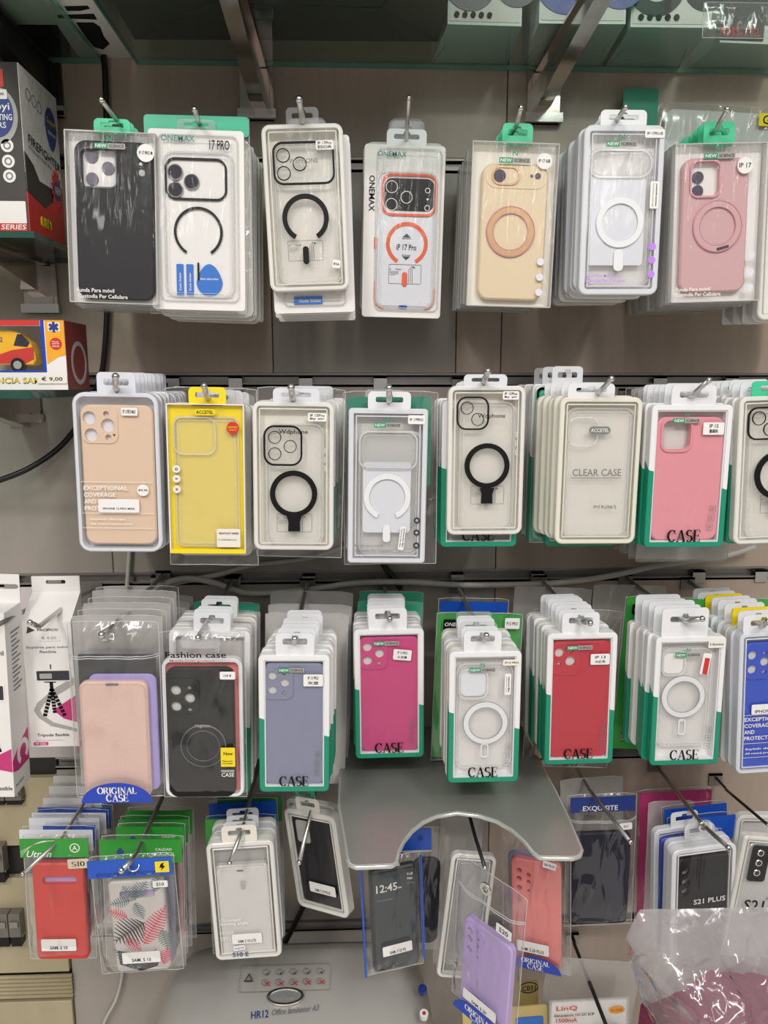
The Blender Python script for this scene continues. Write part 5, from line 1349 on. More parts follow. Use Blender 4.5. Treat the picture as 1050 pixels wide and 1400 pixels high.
for poly in ([(88, 9), (120, 8), (123, 12), (110, 15), (92, 15)], [(78, 21), (128, 19), (133, 27), (80, 25)], [(104, 31), (128, 31), (137, 37), (142, 50), (150, 60), (141, 68), (128, 64), (118, 52)]):
    P3 = [on_z(x, y, zb_-.0004)-r_.location for x, y in poly]; b0 = len(g.v); g.v += [tuple(v) for v in P3]+[tuple(v+Vector((0, 0, .0003))) for v in P3]; n = len(P3)
    g.f += [tuple(range(b0, b0+n)), tuple(range(b0+n, b0+2*n))]+[(b0+k, b0+(k+1) % n, b0+n+(k+1) % n, b0+n+k) for k in range(n)]
g.build('black_print', M['black_print'], r_)
footbox('dark_carton', 'low black box behind the white carton', 'box', [(-60, 40), (70, 40), (98, 80), (-30, 80)], zb_, .10, 'black_plastic')
def bracket(label, px, z, L_=.30, wd=.018, plate=.062, m='warm_chrome', x=None):
    x = at(px, 100, 0).x if x is None else x
    r_ = empty('shelf_bracket', (x, 0, z), label, 'bracket', 'chrome shelf brackets')
    g = G().box(-.021, -.007, -plate, .021, -.0005, .0); g.box(-.016, -.010, -plate+.012, .016, -.006, -.004); g.build('wall_plate', M[m], r_)
    g = G().box(-.024, -.013, -plate, .024, -.0006, -plate+.011); g.build('clamp_block', M['chrome'], r_)
    h0, h1 = .042, .016; w_ = wd/2
    g = G().hexa([(-w_, -.010, -h0), (w_, -.010, -h0), (w_, -L_, -h1), (-w_, -L_, -h1), (-w_, -.010, 0), (w_, -.010, 0), (w_, -L_, 0), (-w_, -L_, 0)])
    g.build('arm', M[m], r_)
    g = G().box(w_, -L_, -.003, w_+.004, -.012, 0).box(-w_-.004, -L_, -.003, -w_, -.012, 0); g.build('arm_flange', M[m], r_)
bracket('chrome shelf bracket above the ringed clear tray of the top row', 351, ZS-.0005)
bracket('chrome shelf bracket above the cream case boxes', 743, ZS-.0005)
bracket('dark chrome bracket in the upper corner behind the toy box', 62, ZS-.0005, m='dark_metal')
# shelf with the fire engine box
z1 = CAMZ+.148
xe = at(94, 355, .02).x
glass('small glass shelf under the fire engine toy box', -.95, at(50, 333, .18).x, .004, .185, z1, .007, 'glass_edge_dark')
bracket('chrome bracket under the fire engine shelf', 56, z1-.0005, .17, x=at(58, 400, 0).x)
g0 = on_z(41, 324, z1+.0085); pf = -g0.y; pb = pf-.108
hb = at(28, 85, pf).z-z1-.0085
xb = g0.x
fb = empty('toy_box', (xb-.06, -(pf+pb)/2, z1+.0085), 'fire engine toy box in black, silver and red', 'toy box')
G().box(-.14, -(pf-pb)/2, 0, .06, (pf-pb)/2, hb).build('carton', M['carton_dark'], fb)
A = Vector((xb, -pf, z1+.0085+hb)); B = Vector((xb, -pb, z1+.0085+hb)); C_ = Vector((xb, -pf, z1+.0085))
sf = Face(fb, A, B, C_)
sf.plate('side_print', 'white_card', 0.0, 0.0, 1, .62, .0005, -.0005, 0)
g = G()
for k_ in range(9):
    for s_ in (-1, 1):
        u0 = -.5+k_*.22
        a_ = (max(0, min(1, u0)), 0.02); 
        x0, x1 = sf.X(0)+.002, sf.X(1)-.002
        xa = sf.X(u0); za_, zb2 = sf.Z(.02), sf.Z(.6); slope = s_*.62
        pts = []
        for t in (0, 1):
            z_ = za_+(zb2-za_)*t; x_ = xa+slope*(za_-z_) if s_ > 0 else xa+.07+slope*(za_-z_)
            pts.append((x_, z_))
        (xa_, z_a), (xb_, z_b) = pts
        if xb_ == xa_: continue
        lo, hi = 0.0, 1.0
        for X_ in (x0, x1):
            pass
        ts = sorted([(x0-xa_)/(xb_-xa_), (x1-xa_)/(xb_-xa_)]); lo, hi = max(0, ts[0]), min(1, ts[1])
        if lo < hi: g.tube([(xa_+(xb_-xa_)*lo, -.0006, z_a+(z_b-z_a)*lo), (xa_+(xb_-xa_)*hi, -.0006, z_a+(z_b-z_a)*hi)], .0003, 3)
g.sm = False
sf.part('grid_print', g, 'dim_insert')
sf.part('red_print', G().ext([[(sf.X(0), sf.Z(1)), (sf.X(1), sf.Z(1)), (sf.X(1), sf.Z(.60)), (sf.X(.75), sf.Z(.70)), (sf.X(.4), sf.Z(.76)), (sf.X(0), sf.Z(.72))]], -.0010, -.0002), 'red_print')
sf.part('black_print', G().ext([[(sf.X(.0), sf.Z(.73)), (sf.X(.45), sf.Z(.775)), (sf.X(.62), sf.Z(.725)), (sf.X(.4), sf.Z(.66)), (sf.X(.2), sf.Z(.55)), (sf.X(.0), sf.Z(.50))]], -.0014, -.0002), 'carton_dark')
q = sf.part('badge', G().ext([[(sf.X(.77)+.017*math.cos(t)*(1-.3*max(0, -math.sin(t))), sf.Z(.24)+.024*math.sin(t)) for t in [i_*math.pi/10 for i_ in range(20)]]], -.0014, -.0004), 'navy_print'); sf.text('Super', .77, .20, .26, 'label_yellow', y=-.0018, h=.05, parent=q); sf.text('fighting cars', .78, .27, .24, 'pale_print', y=-.0018, h=.03, parent=q)
sf.text('FIREFIGHTER', .55, .43, .86, 'black_print', y=-.0012, h=.055, rot=-6); sf.text('FRICTION POWERED SERIES', .42, .475, .62, 'grey_print', y=-.0012, h=.02, rot=-6)
for k_ in range(3): sf.ring('round_icon', 'grey_print', .2+.14*k_, .14+.01*k_, .06, .05, -.0010, -.0004, bev=0)
star = [(sf.X(.82)+(.017 if i_ % 2 else .0125)*math.cos(i_*math.pi/14), sf.Z(.62)+(.026 if i_ % 2 else .018)*math.sin(i_*math.pi/14)) for i_ in range(28)]
q = sf.part('badge', G().ext([star], -.0018, -.0010), 'red_print'); q2 = sf.part('badge_centre', G().ext([circ(sf.X(.82), sf.Z(.62), .0115, 20)], -.0022, -.0018), 'navy_print', q); sf.text('NEW', .82, .62, .17, 'pale_print', y=-.0026, h=.05, parent=q)
q = sf.plate('scale_tag', 'label_yellow', .3, .84, .58, .90, .003, -.0016, -.001); sf.text('1:16', .44, .87, .2, y=-.002, parent=q)
ff = Face(fb, Vector((xb-.2, -pf, A.z)), A, Vector((xb-.2, -pf, C_.z)))
ff.plate('front_print', 'pale_print', .02, .79, .99, .92, .001, -.0005, 0); ff.plate('red_band', 'red_print', .02, .92, .99, .965, .001, -.0005, 0)
for k_ in range(9): x = ff.X(.8+.025*k_)-.002; ff.part('hazard_stripe', G().ext([[(x, ff.Z(.995)), (x+.003, ff.Z(.995)), (x+.0045, ff.Z(.975)), (x+.0015, ff.Z(.975))]], -.0005, 0), 'red_print')
ff.text('SERIES', .918, .942, .135, 'pale_print', y=-.0008, slant=.2, h=.03)
for v in (.47, .56, .645): q = ff.disc('icon_dot', 'pale_print', .915, v, .034, -.0006, 0); ff.ring('round_icon', 'grey_print', .915, v, .02, .013, -.0009, -.0006, bev=0, parent=q)
ff.part('badge_rim', G().ext([[(ff.X(.877)+.0215*math.cos(i_*math.pi/16), ff.Z(.30)+.029*math.sin(i_*math.pi/16)) for i_ in range(32)]], -.0006, 0), 'dim_insert'); q = ff.part('badge', G().ext([[(ff.X(.872)+.018*math.cos(i_*math.pi/16), ff.Z(.29)+.024*math.sin(i_*math.pi/16)) for i_ in range(32)]], -.001, -.0004), 'navy_print')
ff.text('Toyi', .885, .255, .12, 'pale_print', y=-.0014, parent=q, h=.055); ff.text('SHOOTING', .875, .31, .16, 'pale_print', y=-.0014, parent=q, h=.035); ff.text('CARS', .87, .355, .1, 'pale_print', y=-.0014, parent=q, h=.035)
ff.plate('logo_plate', 'red_print', .86, .04, .922, .14, .001, -.0006, 0); ff.sticker(.86, .155, .938, .21, ['7,00'], y=-.0018, tw=.6)
# shelf with the ambulance box
z2 = at(40, 534, .20).z
glass('small glass shelf under the yellow ambulance toy box', -.95, at(97, 545, .10).x, .004, .215, z2-.0085, .0085, 'glass_edge_dark')
bracket('chrome bracket under the ambulance shelf with a red reflection', 20, z2-.009, .14, x=at(14, 575, .05).x, plate=.035)
pA = .17
A = at(0, 437, pA); E_ = at(87, 438, pA); A = Vector((A.x-.04, A.y, E_.z)); hz = E_.z-(z2+.0005)
ab = empty('toy_box', ((A.x+E_.x)/2, -pA+.035, z2+.0005), 'ambulance toy box with clear window, yellow and red', 'toy box')
lx0, lx1, zz = A.x-ab.location.x, E_.x-ab.location.x, hz
g = G().box(lx0, .033, 0, lx1, .035, zz).box(lx0, -.035, 0, lx1, .035, .002).box(lx0, -.035, zz-.0015, lx1, .035, zz).box(lx1-.0015, -.035, 0, lx1, .035, zz)
g.build('carton', M['white_card'], ab)
fa = Face(ab, A, E_, Vector((A.x, A.y, z2+.0005)))
WA = fa.W
o_ = [(fa.X(0), fa.Z(1)), (fa.X(1), fa.Z(1)), (fa.X(1), 0), (fa.X(0), 0)]; wi = [(fa.X(.04), fa.Z(.73)), (fa.X(.785), fa.Z(.73)), (fa.X(.785), fa.Z(.08)), (fa.X(.04), fa.Z(.08))]
mm('amber_print', (240, 168, 40), .4)
fa.part('front_card', G().ext([o_, wi], -.0006, 0), 'white_card')
fa.part('blue_border', G().ext([[(fa.X(.03), fa.Z(.745)), (fa.X(.80), fa.Z(.745)), (fa.X(.80), fa.Z(.0)), (fa.X(.765), fa.Z(.0)), (fa.X(.765), fa.Z(.72)), (fa.X(.03), fa.Z(.72))]], -.001, -.0006), 'seal_blue')
fa.part('amber_panel', G().ext([[(fa.X(.81), fa.Z(.0)), (fa.X(1), fa.Z(0)), (fa.X(1), fa.Z(.50)), (fa.X(.93), fa.Z(.52)), (fa.X(.84), fa.Z(.60)), (fa.X(.81), fa.Z(.63))]], -.0010, -.0006), 'amber_print')
fa.part('top_strip', G().ext([[(fa.X(0), fa.Z(.075)), (fa.X(.76), fa.Z(.075)), (fa.X(.76), fa.Z(0)), (fa.X(0), fa.Z(0))]], -.001, -.0006), 'red_print')
def star6(F_, u, v, R_, y, m='navy_print', par=None):
    g = G()
    for k_ in range(3):
        a_ = k_*math.pi/3+math.pi/2; c_, s_ = math.cos(a_), math.sin(a_); w_ = R_*.26
        g.ext([[(F_.X(u)+c_*R_*i1-s_*w_*j1, F_.Z(v)+s_*R_*i1+c_*w_*j1) for i1, j1 in ((1, 1), (-1, 1), (-1, -1), (1, -1))]], y-.0001*k_, y+.0003)
    return F_.part('star_mark', g, m, par)
fa.plate('mark_plate', 'white_card', .84, .03, .96, .16, .0015, -.0014, -.001); star6(fa, .90, .095, .0055, -.0018)
q = fa.disc('round_badge', 'red_print', .91, .335, .085*.0+.06, -.0014, -.001); 
for t_, v in (('Mover', .305), ('para', .338), ('atras', .37)): fa.text(t_, .91, v, .07, 'pale_print', y=-.0018, parent=q, h=.022)
for dx_, m_ in ((.003, 'navy_print'), (0, 'label_yellow')): fa.text('ASISTENCIA SAMUR', .43+dx_*1.2, .865+dx_, .86, m_, y=-.0014+(.0003 if dx_ else 0), h=.075 if not dx_ else .09)
fa.sticker(.70, .78, 1.0, .91, ['€ 9,00'], m='ivory_card', y=-.002, tw=.7, th=.5)
fa.sheet('window_film', 'win', .04, .08, .785, .73, .001, .0006)
fs = Face(ab, E_, Vector((E_.x, -pA+.07, E_.z)), Vector((E_.x, E_.y, z2+.0005)))
fs.plate('side_print', mat('maroon_print', (120, 40, 36), .45), 0, 0, 1, 1, .0005, -.0005, 0); fs.ring('round_print', 'dim_insert', .55, .6, .35, .28, -.0009, -.0004, bev=0)
# the toy van inside is one thing of its own
G().box(lx0+.001, -.033, .002, lx1-.002, .032, .0185).build('inner_tray', M['white_card'], ab)
vn = empty('toy_ambulance', ((A.x+E_.x)/2-.012, -pA+.018, z2+.0195), 'yellow and red toy ambulance behind the box window', 'toy car')
x1 = fa.W*.5-.018
prof = [(-x1-.02, .010), (x1-.004, .010), (x1, .016), (x1-.001, .026), (x1-.006, .040), (x1-.018, .052), (x1-.03, .056), (-x1-.02, .058)]
G().ext([prof], -.012, .012, .0015).build('body', mat('van_yellow', (246, 190, 40), .3), vn)
g = G().ext([[(-x1-.02, .012), (x1-.014, .012), (x1-.002, .018), (x1-.002, .034), (x1-.03, .030), (x1-.06, .020), (-x1-.02, .024)]], -.0126, -.012); g.build('red_flash', M['red_print'], vn)
G().ext([[(x1-.006, .040), (x1-.016, .051), (x1-.022, .051), (x1-.028, .036), (x1-.010, .034)]], -.0127, -.012).build('side_window', M['lens_dark'], vn)
for xx in (x1-.024, x1-.09):
    wh = G().ext([circ(xx, .010, .0095, 22)], -.014, -.006).build('wheel', M['black_plastic'], vn); G().ext([circ(xx, .010, .0055, 18)], -.0146, -.014).build('hub_cap', M['dim_insert'], wh)
put_text(gg := G(), '112', x1-.048, .044, .012, -.0122); gg.build('lettering', M['navy_print'], vn)
g = G()
for k_ in range(3):
    a_ = k_*math.pi/3+math.pi/2; c_, s_ = math.cos(a_), math.sin(a_); g.ext([[(x1-.068+c_*.006*i1-s_*.0016*j1, .038+s_*.006*i1+c_*.0016*j1) for i1, j1 in ((1, 1), (-1, 1), (-1, -1), (1, -1))]], -.0124-.0001*k_, -.012)
g.build('star_mark', M['navy_print'], vn)
vn.scale = (.82, .82, .82)
# tripod boxes
def tripod_print(F_, s=1.0):
    g = G(); X, Z = F_.X, F_.Z
    y = -.0006
    def bar(u0, v0, u1, v1, w_): 
        a_, b_ = Vector((X(u0), Z(v0))), Vector((X(u1), Z(v1))); n = Vector((-(b_-a_).y, (b_-a_).x)).normalized()*w_/2
        g.ext([[tuple(a_-n), tuple(b_-n), tuple(b_+n), tuple(a_+n)]], y, y+.0003)
    for u1, v1 in ((.33, .755), (.55, .73), (.76, .755)):
        for k_ in range(8):
            t = k_/8; a_ = (.52+(u1-.52)*t, .53+(v1-.53)*t); t2 = t+.09; b_ = (.52+(u1-.52)*t2, .53+(v1-.53)*t2)
            bar(a_[0], a_[1], b_[0], b_[1], .0048)
    bar(.52, .47, .52, .54, .004); bar(.38, .47, .62, .47, .0025); bar(.53, .335, .53, .37, .0012)
    F_.part('tripod_print', g, 'black_print')
    o = F_.rr(.17, .375, .93, .47, .0015, 2); q = F_.part('phone_print', G().ext([o], y-.0001, y+.0002), 'pale_print')
    F_.part('screen_print', G().ext([F_.rr(.24, .385, .90, .46, .0005, 1)], y-.0005, y-.0002), 'lens_dark', q)
    F_.part('screen_bar', G().ext([F_.rr(.3, .405, .55, .445, .0005, 1)], y-.0008, y-.0005), 'dim_insert', q)
TG = 'flexible tripod boxes hanging on rods'
tb = P('white flexible tripod box with magenta corner, beside the wallet bag', (29, 851), (97, 849), (42, 1022), .155, TG, cat='box', T=.04)
tb.root.name = 'tripod_box'
tb.part('carton', G().ext([tb.rr(0, 0, 1, 1, .0006, 1)], 0, .04, .0003), 'white_card')
W_, H_ = tb.W, tb.H
tb.part('header', G().hexa([(-W_/2, 0, -.0005), (W_/2, 0, -.0005), (W_/2, .0405, -.0005), (-W_/2, .0405, -.0005), (-W_/2, .0385, .026), (W_/2, .0385, .026), (W_/2, .0405, .026), (-W_/2, .0405, .026)]).ext([rr(-W_/2, .024, W_/2, .046, .001, 2), rr(-.012, .036, .012, .041, .002, 3)], .0385, .040), 'white_card')
tb.part('magenta_print', G().ext([[(tb.X(.52), tb.Z(.70)), (tb.X(.99), tb.Z(.585)), (tb.X(.99), tb.Z(.80)), (tb.X(.72), tb.Z(.77))]], -.0004, 0), 'magenta_case')
tb.part('grey_swoosh', G().ext([[(tb.X(x_), tb.Z(z_)) for x_, z_ in ((.98, .44), (.60, .52), (.2, .64), (.12, .70), (.2, .76), (.45, .83), (.98, .88), (.98, .855), (.5, .80), (.28, .735), (.25, .70), (.35, .645), (.98, .50))]], -.0003, 0), 'dim_insert')
tripod_print(tb)
tb.text('PACIFICO', .53, .062, .42, h=.018); tb.part('emblem', G().ext([[(tb.X(.10), tb.Z(.09)), (tb.X(.27), tb.Z(.065)), (tb.X(.13), tb.Z(.035))], ], -.0006, -.0002), 'dark_chip')
tb.sticker(.33, .10, .76, .15, ['€ 8,00'], m='white_card', tm='dim_insert', tw=.7, th=.5)
tb.text('Soporte para móvil', .50, .20, .86, 'grey_print', h=.024); tb.text('flexible', .50, .233, .34, 'grey_print', h=.022); tb.text('Trípode flexible', .48, .905, .66, 'dark_chip', h=.03)
tb.text('soporte de 3 patas para telefonos', .40, .945, .56, 'grey_print', h=.008); q = tb.plate('red_tag', 'magenta_case', .06, .96, .36, .985, .001, -.0006, -.0001); tb.text('MP 3256', .21, .972, .22, 'pale_print', y=-.0009, parent=q)
ta = P('tripod box nearest the photo edge, its narrow side with a magenta swirl', (-62, 838), (6, 838), (-46, 1090), .20, TG, cat='box', T=.045)
ta.root.name = 'tripod_box'
ta.part('carton', G().ext([ta.rr(0, 0, 1, 1, .0006, 1)], 0, .045, .0003), 'white_card')
ta.part('magenta_print', G().ext([[(ta.X(.6), ta.Z(.78)), (ta.X(.99), ta.Z(.73)), (ta.X(.99), ta.Z(.86)), (ta.X(.6), ta.Z(.84))]], -.0004, 0), 'magenta_case'); tripod_print(ta)
ta.text('móvil', .80, .21, .3, 'dark_chip'); ta.text('flexible', .80, .95, .34, 'dark_chip')
Mi = ta.M
A = Mi @ Vector((ta.W/2, 0, 0)); B = Mi @ Vector((ta.W/2, .045, 0)); C_ = Mi @ Vector((ta.W/2, 0, -ta.H))
class SF(Face):
    def __init__(s, owner, A, B, C_):
        x = (B-A); s.W = x.length; x.normalize(); zv = A-C_; s.H = zv.length; zv.normalize(); y = zv.cross(x)
        s.T = 0; s.root = owner.root; M_ = Matrix((x, y, zv)).transposed().to_4x4(); M_.translation = (A+B)/2; s.M = M_; s.L = owner.M.inverted() @ M_
sd = SF(ta, A, B, C_)
sd.part('magenta_print', G().ext([[(sd.X(0), sd.Z(.86)), (sd.X(0), sd.Z(.80)), (sd.X(.5), sd.Z(.74)), (sd.X(.99), sd.Z(.70)), (sd.X(.99), sd.Z(.88)), (sd.X(.3), sd.Z(.88))]], -.0004, 0), 'magenta_case')
sd.ring('swirl', 'white_card', .62, .80, .34, .2, -.0008, -.0004, gap=80, bev=0); sd.text('Soporte para movil flexible', .5, .3, .9, 'grey_print', rot=-90, h=.006) if 0 else None
g = G()
for k_ in range(14): g.box(sd.X(.3), -.0004, sd.Z(.12+.024*k_), sd.X(.8-.1*(k_ % 3)), -.0002, sd.Z(.128+.024*k_))
sd.part('small_print', g, 'grey_print'); sd.text('flexible', .35, .95, .5, 'dark_chip', y=-.0004, h=.012)
ta.part('header', G().ext([rr(-ta.W/2, -.002, ta.W/2, .034, .001, 2), rr(-.004, .016, .026, .022, .003, 3)], .0435, .045), 'white_card')
def longrod(label, w0, pts, r=.0028, m='steel'):
    P3 = [at(*p) for p in pts]; o_ = P3[0]
    r_ = empty('display_hook', o_, label, 'hook', 'long rods at the tripod boxes')
    G().tube([p-o_ for p in P3], r, 10).build('rod', M[m], r_); G().ball(P3[-1]-o_, r*1.2).build('tip', M['chrome'], r_)
    G().box(-.016, -.0035, -.022, .016, -.001, .01).build('base_plate', M['rail_metal'], r_)
longrod('long rod with an upturned tip crossing in front of the tripod boxes', 0, ((125, 806, .0), (90, 828, .12), (53, 857, .21), (41, 851, .235)))
longrod('rod running to the photo edge through the nearest tripod box', 0, ((67, 818, .02), (40, 832, .11), (-10, 858, .24)))
# package behind the top row
k = P('grey slab in crumpled clear bag behind the top row', (905, 138), (1075, 160), (893, 330), .020, 'goods behind the top row', T=.006)
k.plate('backing_card', 'grey_insert', .03, .01, .97, .97, .012, .003, .006, .001); bag(k, 'bag', u0=-.12, u1=1.05, v0=-.03, v1=1.02, thick=.008, seed=130, nu=16, nv=16, crump=.0025)
k.plate('label', 'label_yellow', .76, .02, .9, .11, .001, -.003, -.0025); k.text('G', .82, .065, .06, y=-.0032); k.part('fold_mark', G().ext([[(k.X(.06), k.Z(.62)), (k.X(.24), k.Z(.60)), (k.X(.15), k.Z(.42))], ], .0022, .003), 'grey_print')
k2 = P('dark green header standing behind the white ringed case of the top row', (853, 122), (901, 120), (850, 210), .022, 'goods behind the top row', T=.002); k2.plate('header', 'ns_green', 0, 0, 1, 1, .004, 0, .001)
# empty clips along the rails
CG = 'empty hook clips on the wall rails'
for n_, (x, row, d_) in enumerate(((236, 3, 'first from the beige case'), (322, 3, 'above the yellow pack edge'), (418, 3, 'above the three-lens tray'), (520, 3, 'above the open white ring package'), (752, 3, 'above the teal bag'), (902, 3, 'above the pink case edge'), (1000, 3, 'above the pink case pack end'),
    (15, 4, 'above the nearest tripod box'), (75, 4, 'above the tripod box with magenta corner'), (215, 4, 'under the yellow pack'), (320, 4, 'under the yellow pack edge'), (422, 4, 'under the three-lens tray'), (625, 4, 'under the two-lens tray'), (735, 4, 'under the teal bag'), (955, 4, 'under the pink case'), (1040, 4, 'under the ringed tray at the photo edge'), (540, 5, 'under the magenta case'), (770, 5, 'under the dark red case'))):
    y = {3: 519, 4: 785, 5: 1042}[row]
    x_ = at(x, y, 0).x; z_ = GZ[row]
    c_ = clip(0, 0, None, 'steel'); c_.name = 'rail_clip'; c_.location = (x_, 0, z_)
    tag(c_, 'small folded steel clip on the rail '+d_, 'clip', CG)
# cables
def cable(label, pts, r, m, sub=6):
    P3 = [at(*p) for p in pts]; out = []
    for i_ in range(len(P3)-1):
        p0, p1, p2, p3 = P3[max(i_-1, 0)], P3[i_], P3[i_+1], P3[min(i_+2, len(P3)-1)]
        for j_ in range(sub):
            t = j_/sub
            out.append(.5*((2*p1)+(p2-p0)*t+(2*p0-5*p1+4*p2-p3)*t*t+(3*p1-p0-3*p2+p3)*t*t*t))
    out.append(P3[-1])
    o_ = G().tube([p-P3[0] for p in out], r, 8).build('cable', M[m], None); o_.location = P3[0]
    tag(o_, label, 'cable')
mm('cable_white', (190, 186, 178), .45); mm('cable_black', (18, 18, 19), .4)
cable('thick white cable sagging along the rail above the third row', [(204, 812, .02), (222, 799, .02), (255, 791, .02), (290, 796, .02), (320, 806, .02), (345, 811, .02), (414, 807, .02), (488, 797, .02), (562, 796, .02), (640, 800, .02), (740, 798, .02), (800, 793, .02), (860, 782, .02), (900, 773, .02), (990, 760, .02), (1032, 747, .02)], .0042, 'cable_white')
cable('second white cable rising under the yellow pack', [(214, 803, .009), (250, 795, .009), (300, 785, .009), (347, 773, .009), (420, 764, .009), (480, 745, .009)], .0036, 'cable_white')
cable('thin white cable hanging below the beige case', [(178, 740, .008), (176, 770, .008), (173, 812, .008), (170, 850, .008)], .0030, 'cable_white')
cable('thick black cable behind the black case box of the top row', [(141, 60, .008), (144, 110, .008), (146, 200, .008), (147, 330, .008), (146, 430, .008), (142, 490, .008), (137, 516, .008), (120, 560, .008), (85, 608, .02), (40, 640, .04), (-10, 660, .05)], .0038, 'cable_black')
cable('short black cable below the open white ring package', [(515, 745, .01), (524, 772, .01), (538, 790, .01), (548, 806, .01)], .0040, 'cable_black')
cable('black cable between the LITE tray and the turned case', [(450, 1150, .012), (432, 1200, .012), (412, 1245, .012), (392, 1285, .012), (372, 1320, .012)], .0040, 'cable_black')
cable('thin white cable below the leaf patterned bag', [(170, 1300, .01), (166, 1340, .01), (158, 1368, .01), (145, 1392, .01), (138, 1412, .01)], .0026, 'cable_white')
# metal socket modules on the old boards
def module(label, px0, py0, px1, py1, p=.016):
    a_, b_ = at(px0, py0, p), at(px1, py1, p)
    r_ = empty('metal_module', ((a_.x+b_.x)/2, -p, b_.z), label, 'bracket', 'grey metal modules on the old boards')
    w_, h_ = b_.x-a_.x, a_.z-b_.z
    for k_ in range(3):
        x0 = -w_/2+w_*k_/3
        mo = G().ext([rr(x0+.0006, h_*.3, x0+w_/3-.0006, h_, .001, 2)], -.006, .010, .0006).build('module_body', mat('module_grey', (112, 106, 98), .45, var=.12, scale=60), r_)
        G().box(x0+.003, -.0085, h_*.62, x0+w_/3-.003, -.006, h_*.8).build('latch', M['rail_metal'], mo)
        G().box(x0+.0015, -.004, 0, x0+w_/3-.0015, .010, h_*.27).build('clamp_foot', M['black_plastic'], r_)
    G().box(-w_/2, -.002, h_*.25, w_/2, .010, h_*.32).build('carrier', M['rail_metal'], r_)
module('grey metal module beside the red case bag, lower one', -22, 1248, 33, 1291)
module('grey metal module beside the red case bag, upper one', -40, 1156, 10, 1204)
module('dark metal module right below the nearest tripod box', -40, 1078, 33, 1098, .012)
# silver plate
zp = CAMZ-.50
mm('silver_plate', (168, 169, 164), .42, metal=.6, var=.05, scale=30)
out = [(464, 1100), (470, 1135), (476, 1172), (479, 1180), (487, 1183), (536, 1181), (541, 1178), (544, 1164), (551, 1149), (563, 1134), (578, 1122), (596, 1114), (625, 1109), (655, 1113), (680, 1121), (702, 1134), (718, 1149), (730, 1164), (738, 1170), (783, 1171), (792, 1168), (795, 1160), (776, 1115), (760, 1082)]
P3 = [on_z(x, y, zp) for x, y in out]
P3 = [Vector((P3[0].x+.002, -.003, zp))]+P3+[Vector((P3[-1].x-.004, -.003, zp))]
c_ = Vector((sum(p.x for p in P3)/len(P3), -.15, zp))
pr = empty('silver_plate', (c_.x, 0, zp), 'silver plate with an arched cut-out between two rounded feet', 'stand')
g = G().ext([[(p.x-c_.x, -p.y) for p in P3]], 0, .005, .0008)
g.v = [(x, -z, -y) for x, y, z in g.v]; g.build('plate', M['silver_plate'], pr)
g = G(); rim = [(p.x-c_.x, p.y, -.0025) for p in P3]; g.tube(rim, .0027, 8); g.build('rim', mat('plate_rim', (205, 207, 202), .25, metal=.5), pr)
G().box(-.05, -.02, -.03, .05, -.001, -.0055).build('mount', M['dark_metal'], pr)
# laminator
mm('laminator_shell', (188, 186, 180), .32, metal=.25, var=.03, scale=12)
def lamz(x, y): return 0
xa_, xb_ = at(212, 1330, .10).x, at(592, 1330, .10).x
xm_ = (xa_+xb_)/2; hw = (xb_-xa_)/2
zt = at(400, 1300, .07).z
lm = empty('laminator', (xm_, -.2, zt-.25), 'silver grey laminator with buttons and oval badge', 'machine')
prof = [(.03, -.05), (.045, -.008), (.07, 0), (.10, -.004), (.16, -.018), (.22, -.038), (.28, -.065), (.33, -.10), (.36, -.15), (.36, -.25)]
def shell(a_, b_):
    t = b_*(len(prof)-1); k_ = min(int(t), len(prof)-2); f_ = t-k_
    p_ = prof[k_][0]+(prof[k_+1][0]-prof[k_][0])*f_; z_ = prof[k_][1]+(prof[k_+1][1]-prof[k_][1])*f_
    s_ = (a_-.5)*2
    e = abs(s_)**5
    return Vector(((hw*s_)*(1-.10*max(0, 1-b_*2.2)*abs(s_)**3), -p_*(1-.12*e)-.0*e+.2, z_-.030*e-.03*abs(s_)**14+.25))
g = G().grid(shell, 40, 27); g.build('housing', M['laminator_shell'], lm)
g = G()
for sd_ in (0, 1):
    pts = [shell(sd_, j_/27) for j_ in range(28)]
    b0 = len(g.v); g.v += [tuple(p) for p in pts]+[(p.x, .2-.03, 0) for p in pts]
    for j_ in range(27): g.f.append((b0+j_, b0+j_+1, b0+28+j_+1, b0+28+j_))
g.box(-hw*.9, -.03, -.6, hw*.9, .17, 0.0)
g.build('side_panel', M['laminator_shell'], lm)
mm('slope', (1, 1, 1))
def slope_face(px0, py0, px1, py1):
    """plane through the sloping lid"""
    n = Vector((0, -(.020/.06), 1)).normalized(); co = Vector((0, -.22, zt-.038+.0012))
    A_, B_, C2 = hit(px0, py0, co, n), hit(px1, py0, co, n), hit(px0, py1, co, n)
    B_ = A_+Vector(((B_-A_).x, 0, 0)); d_ = Vector((0, -1, -(.020/.06))).normalized()
    C2 = A_+d_*(C2-A_).dot(d_)
    return Face(lm, A_, B_, C2)
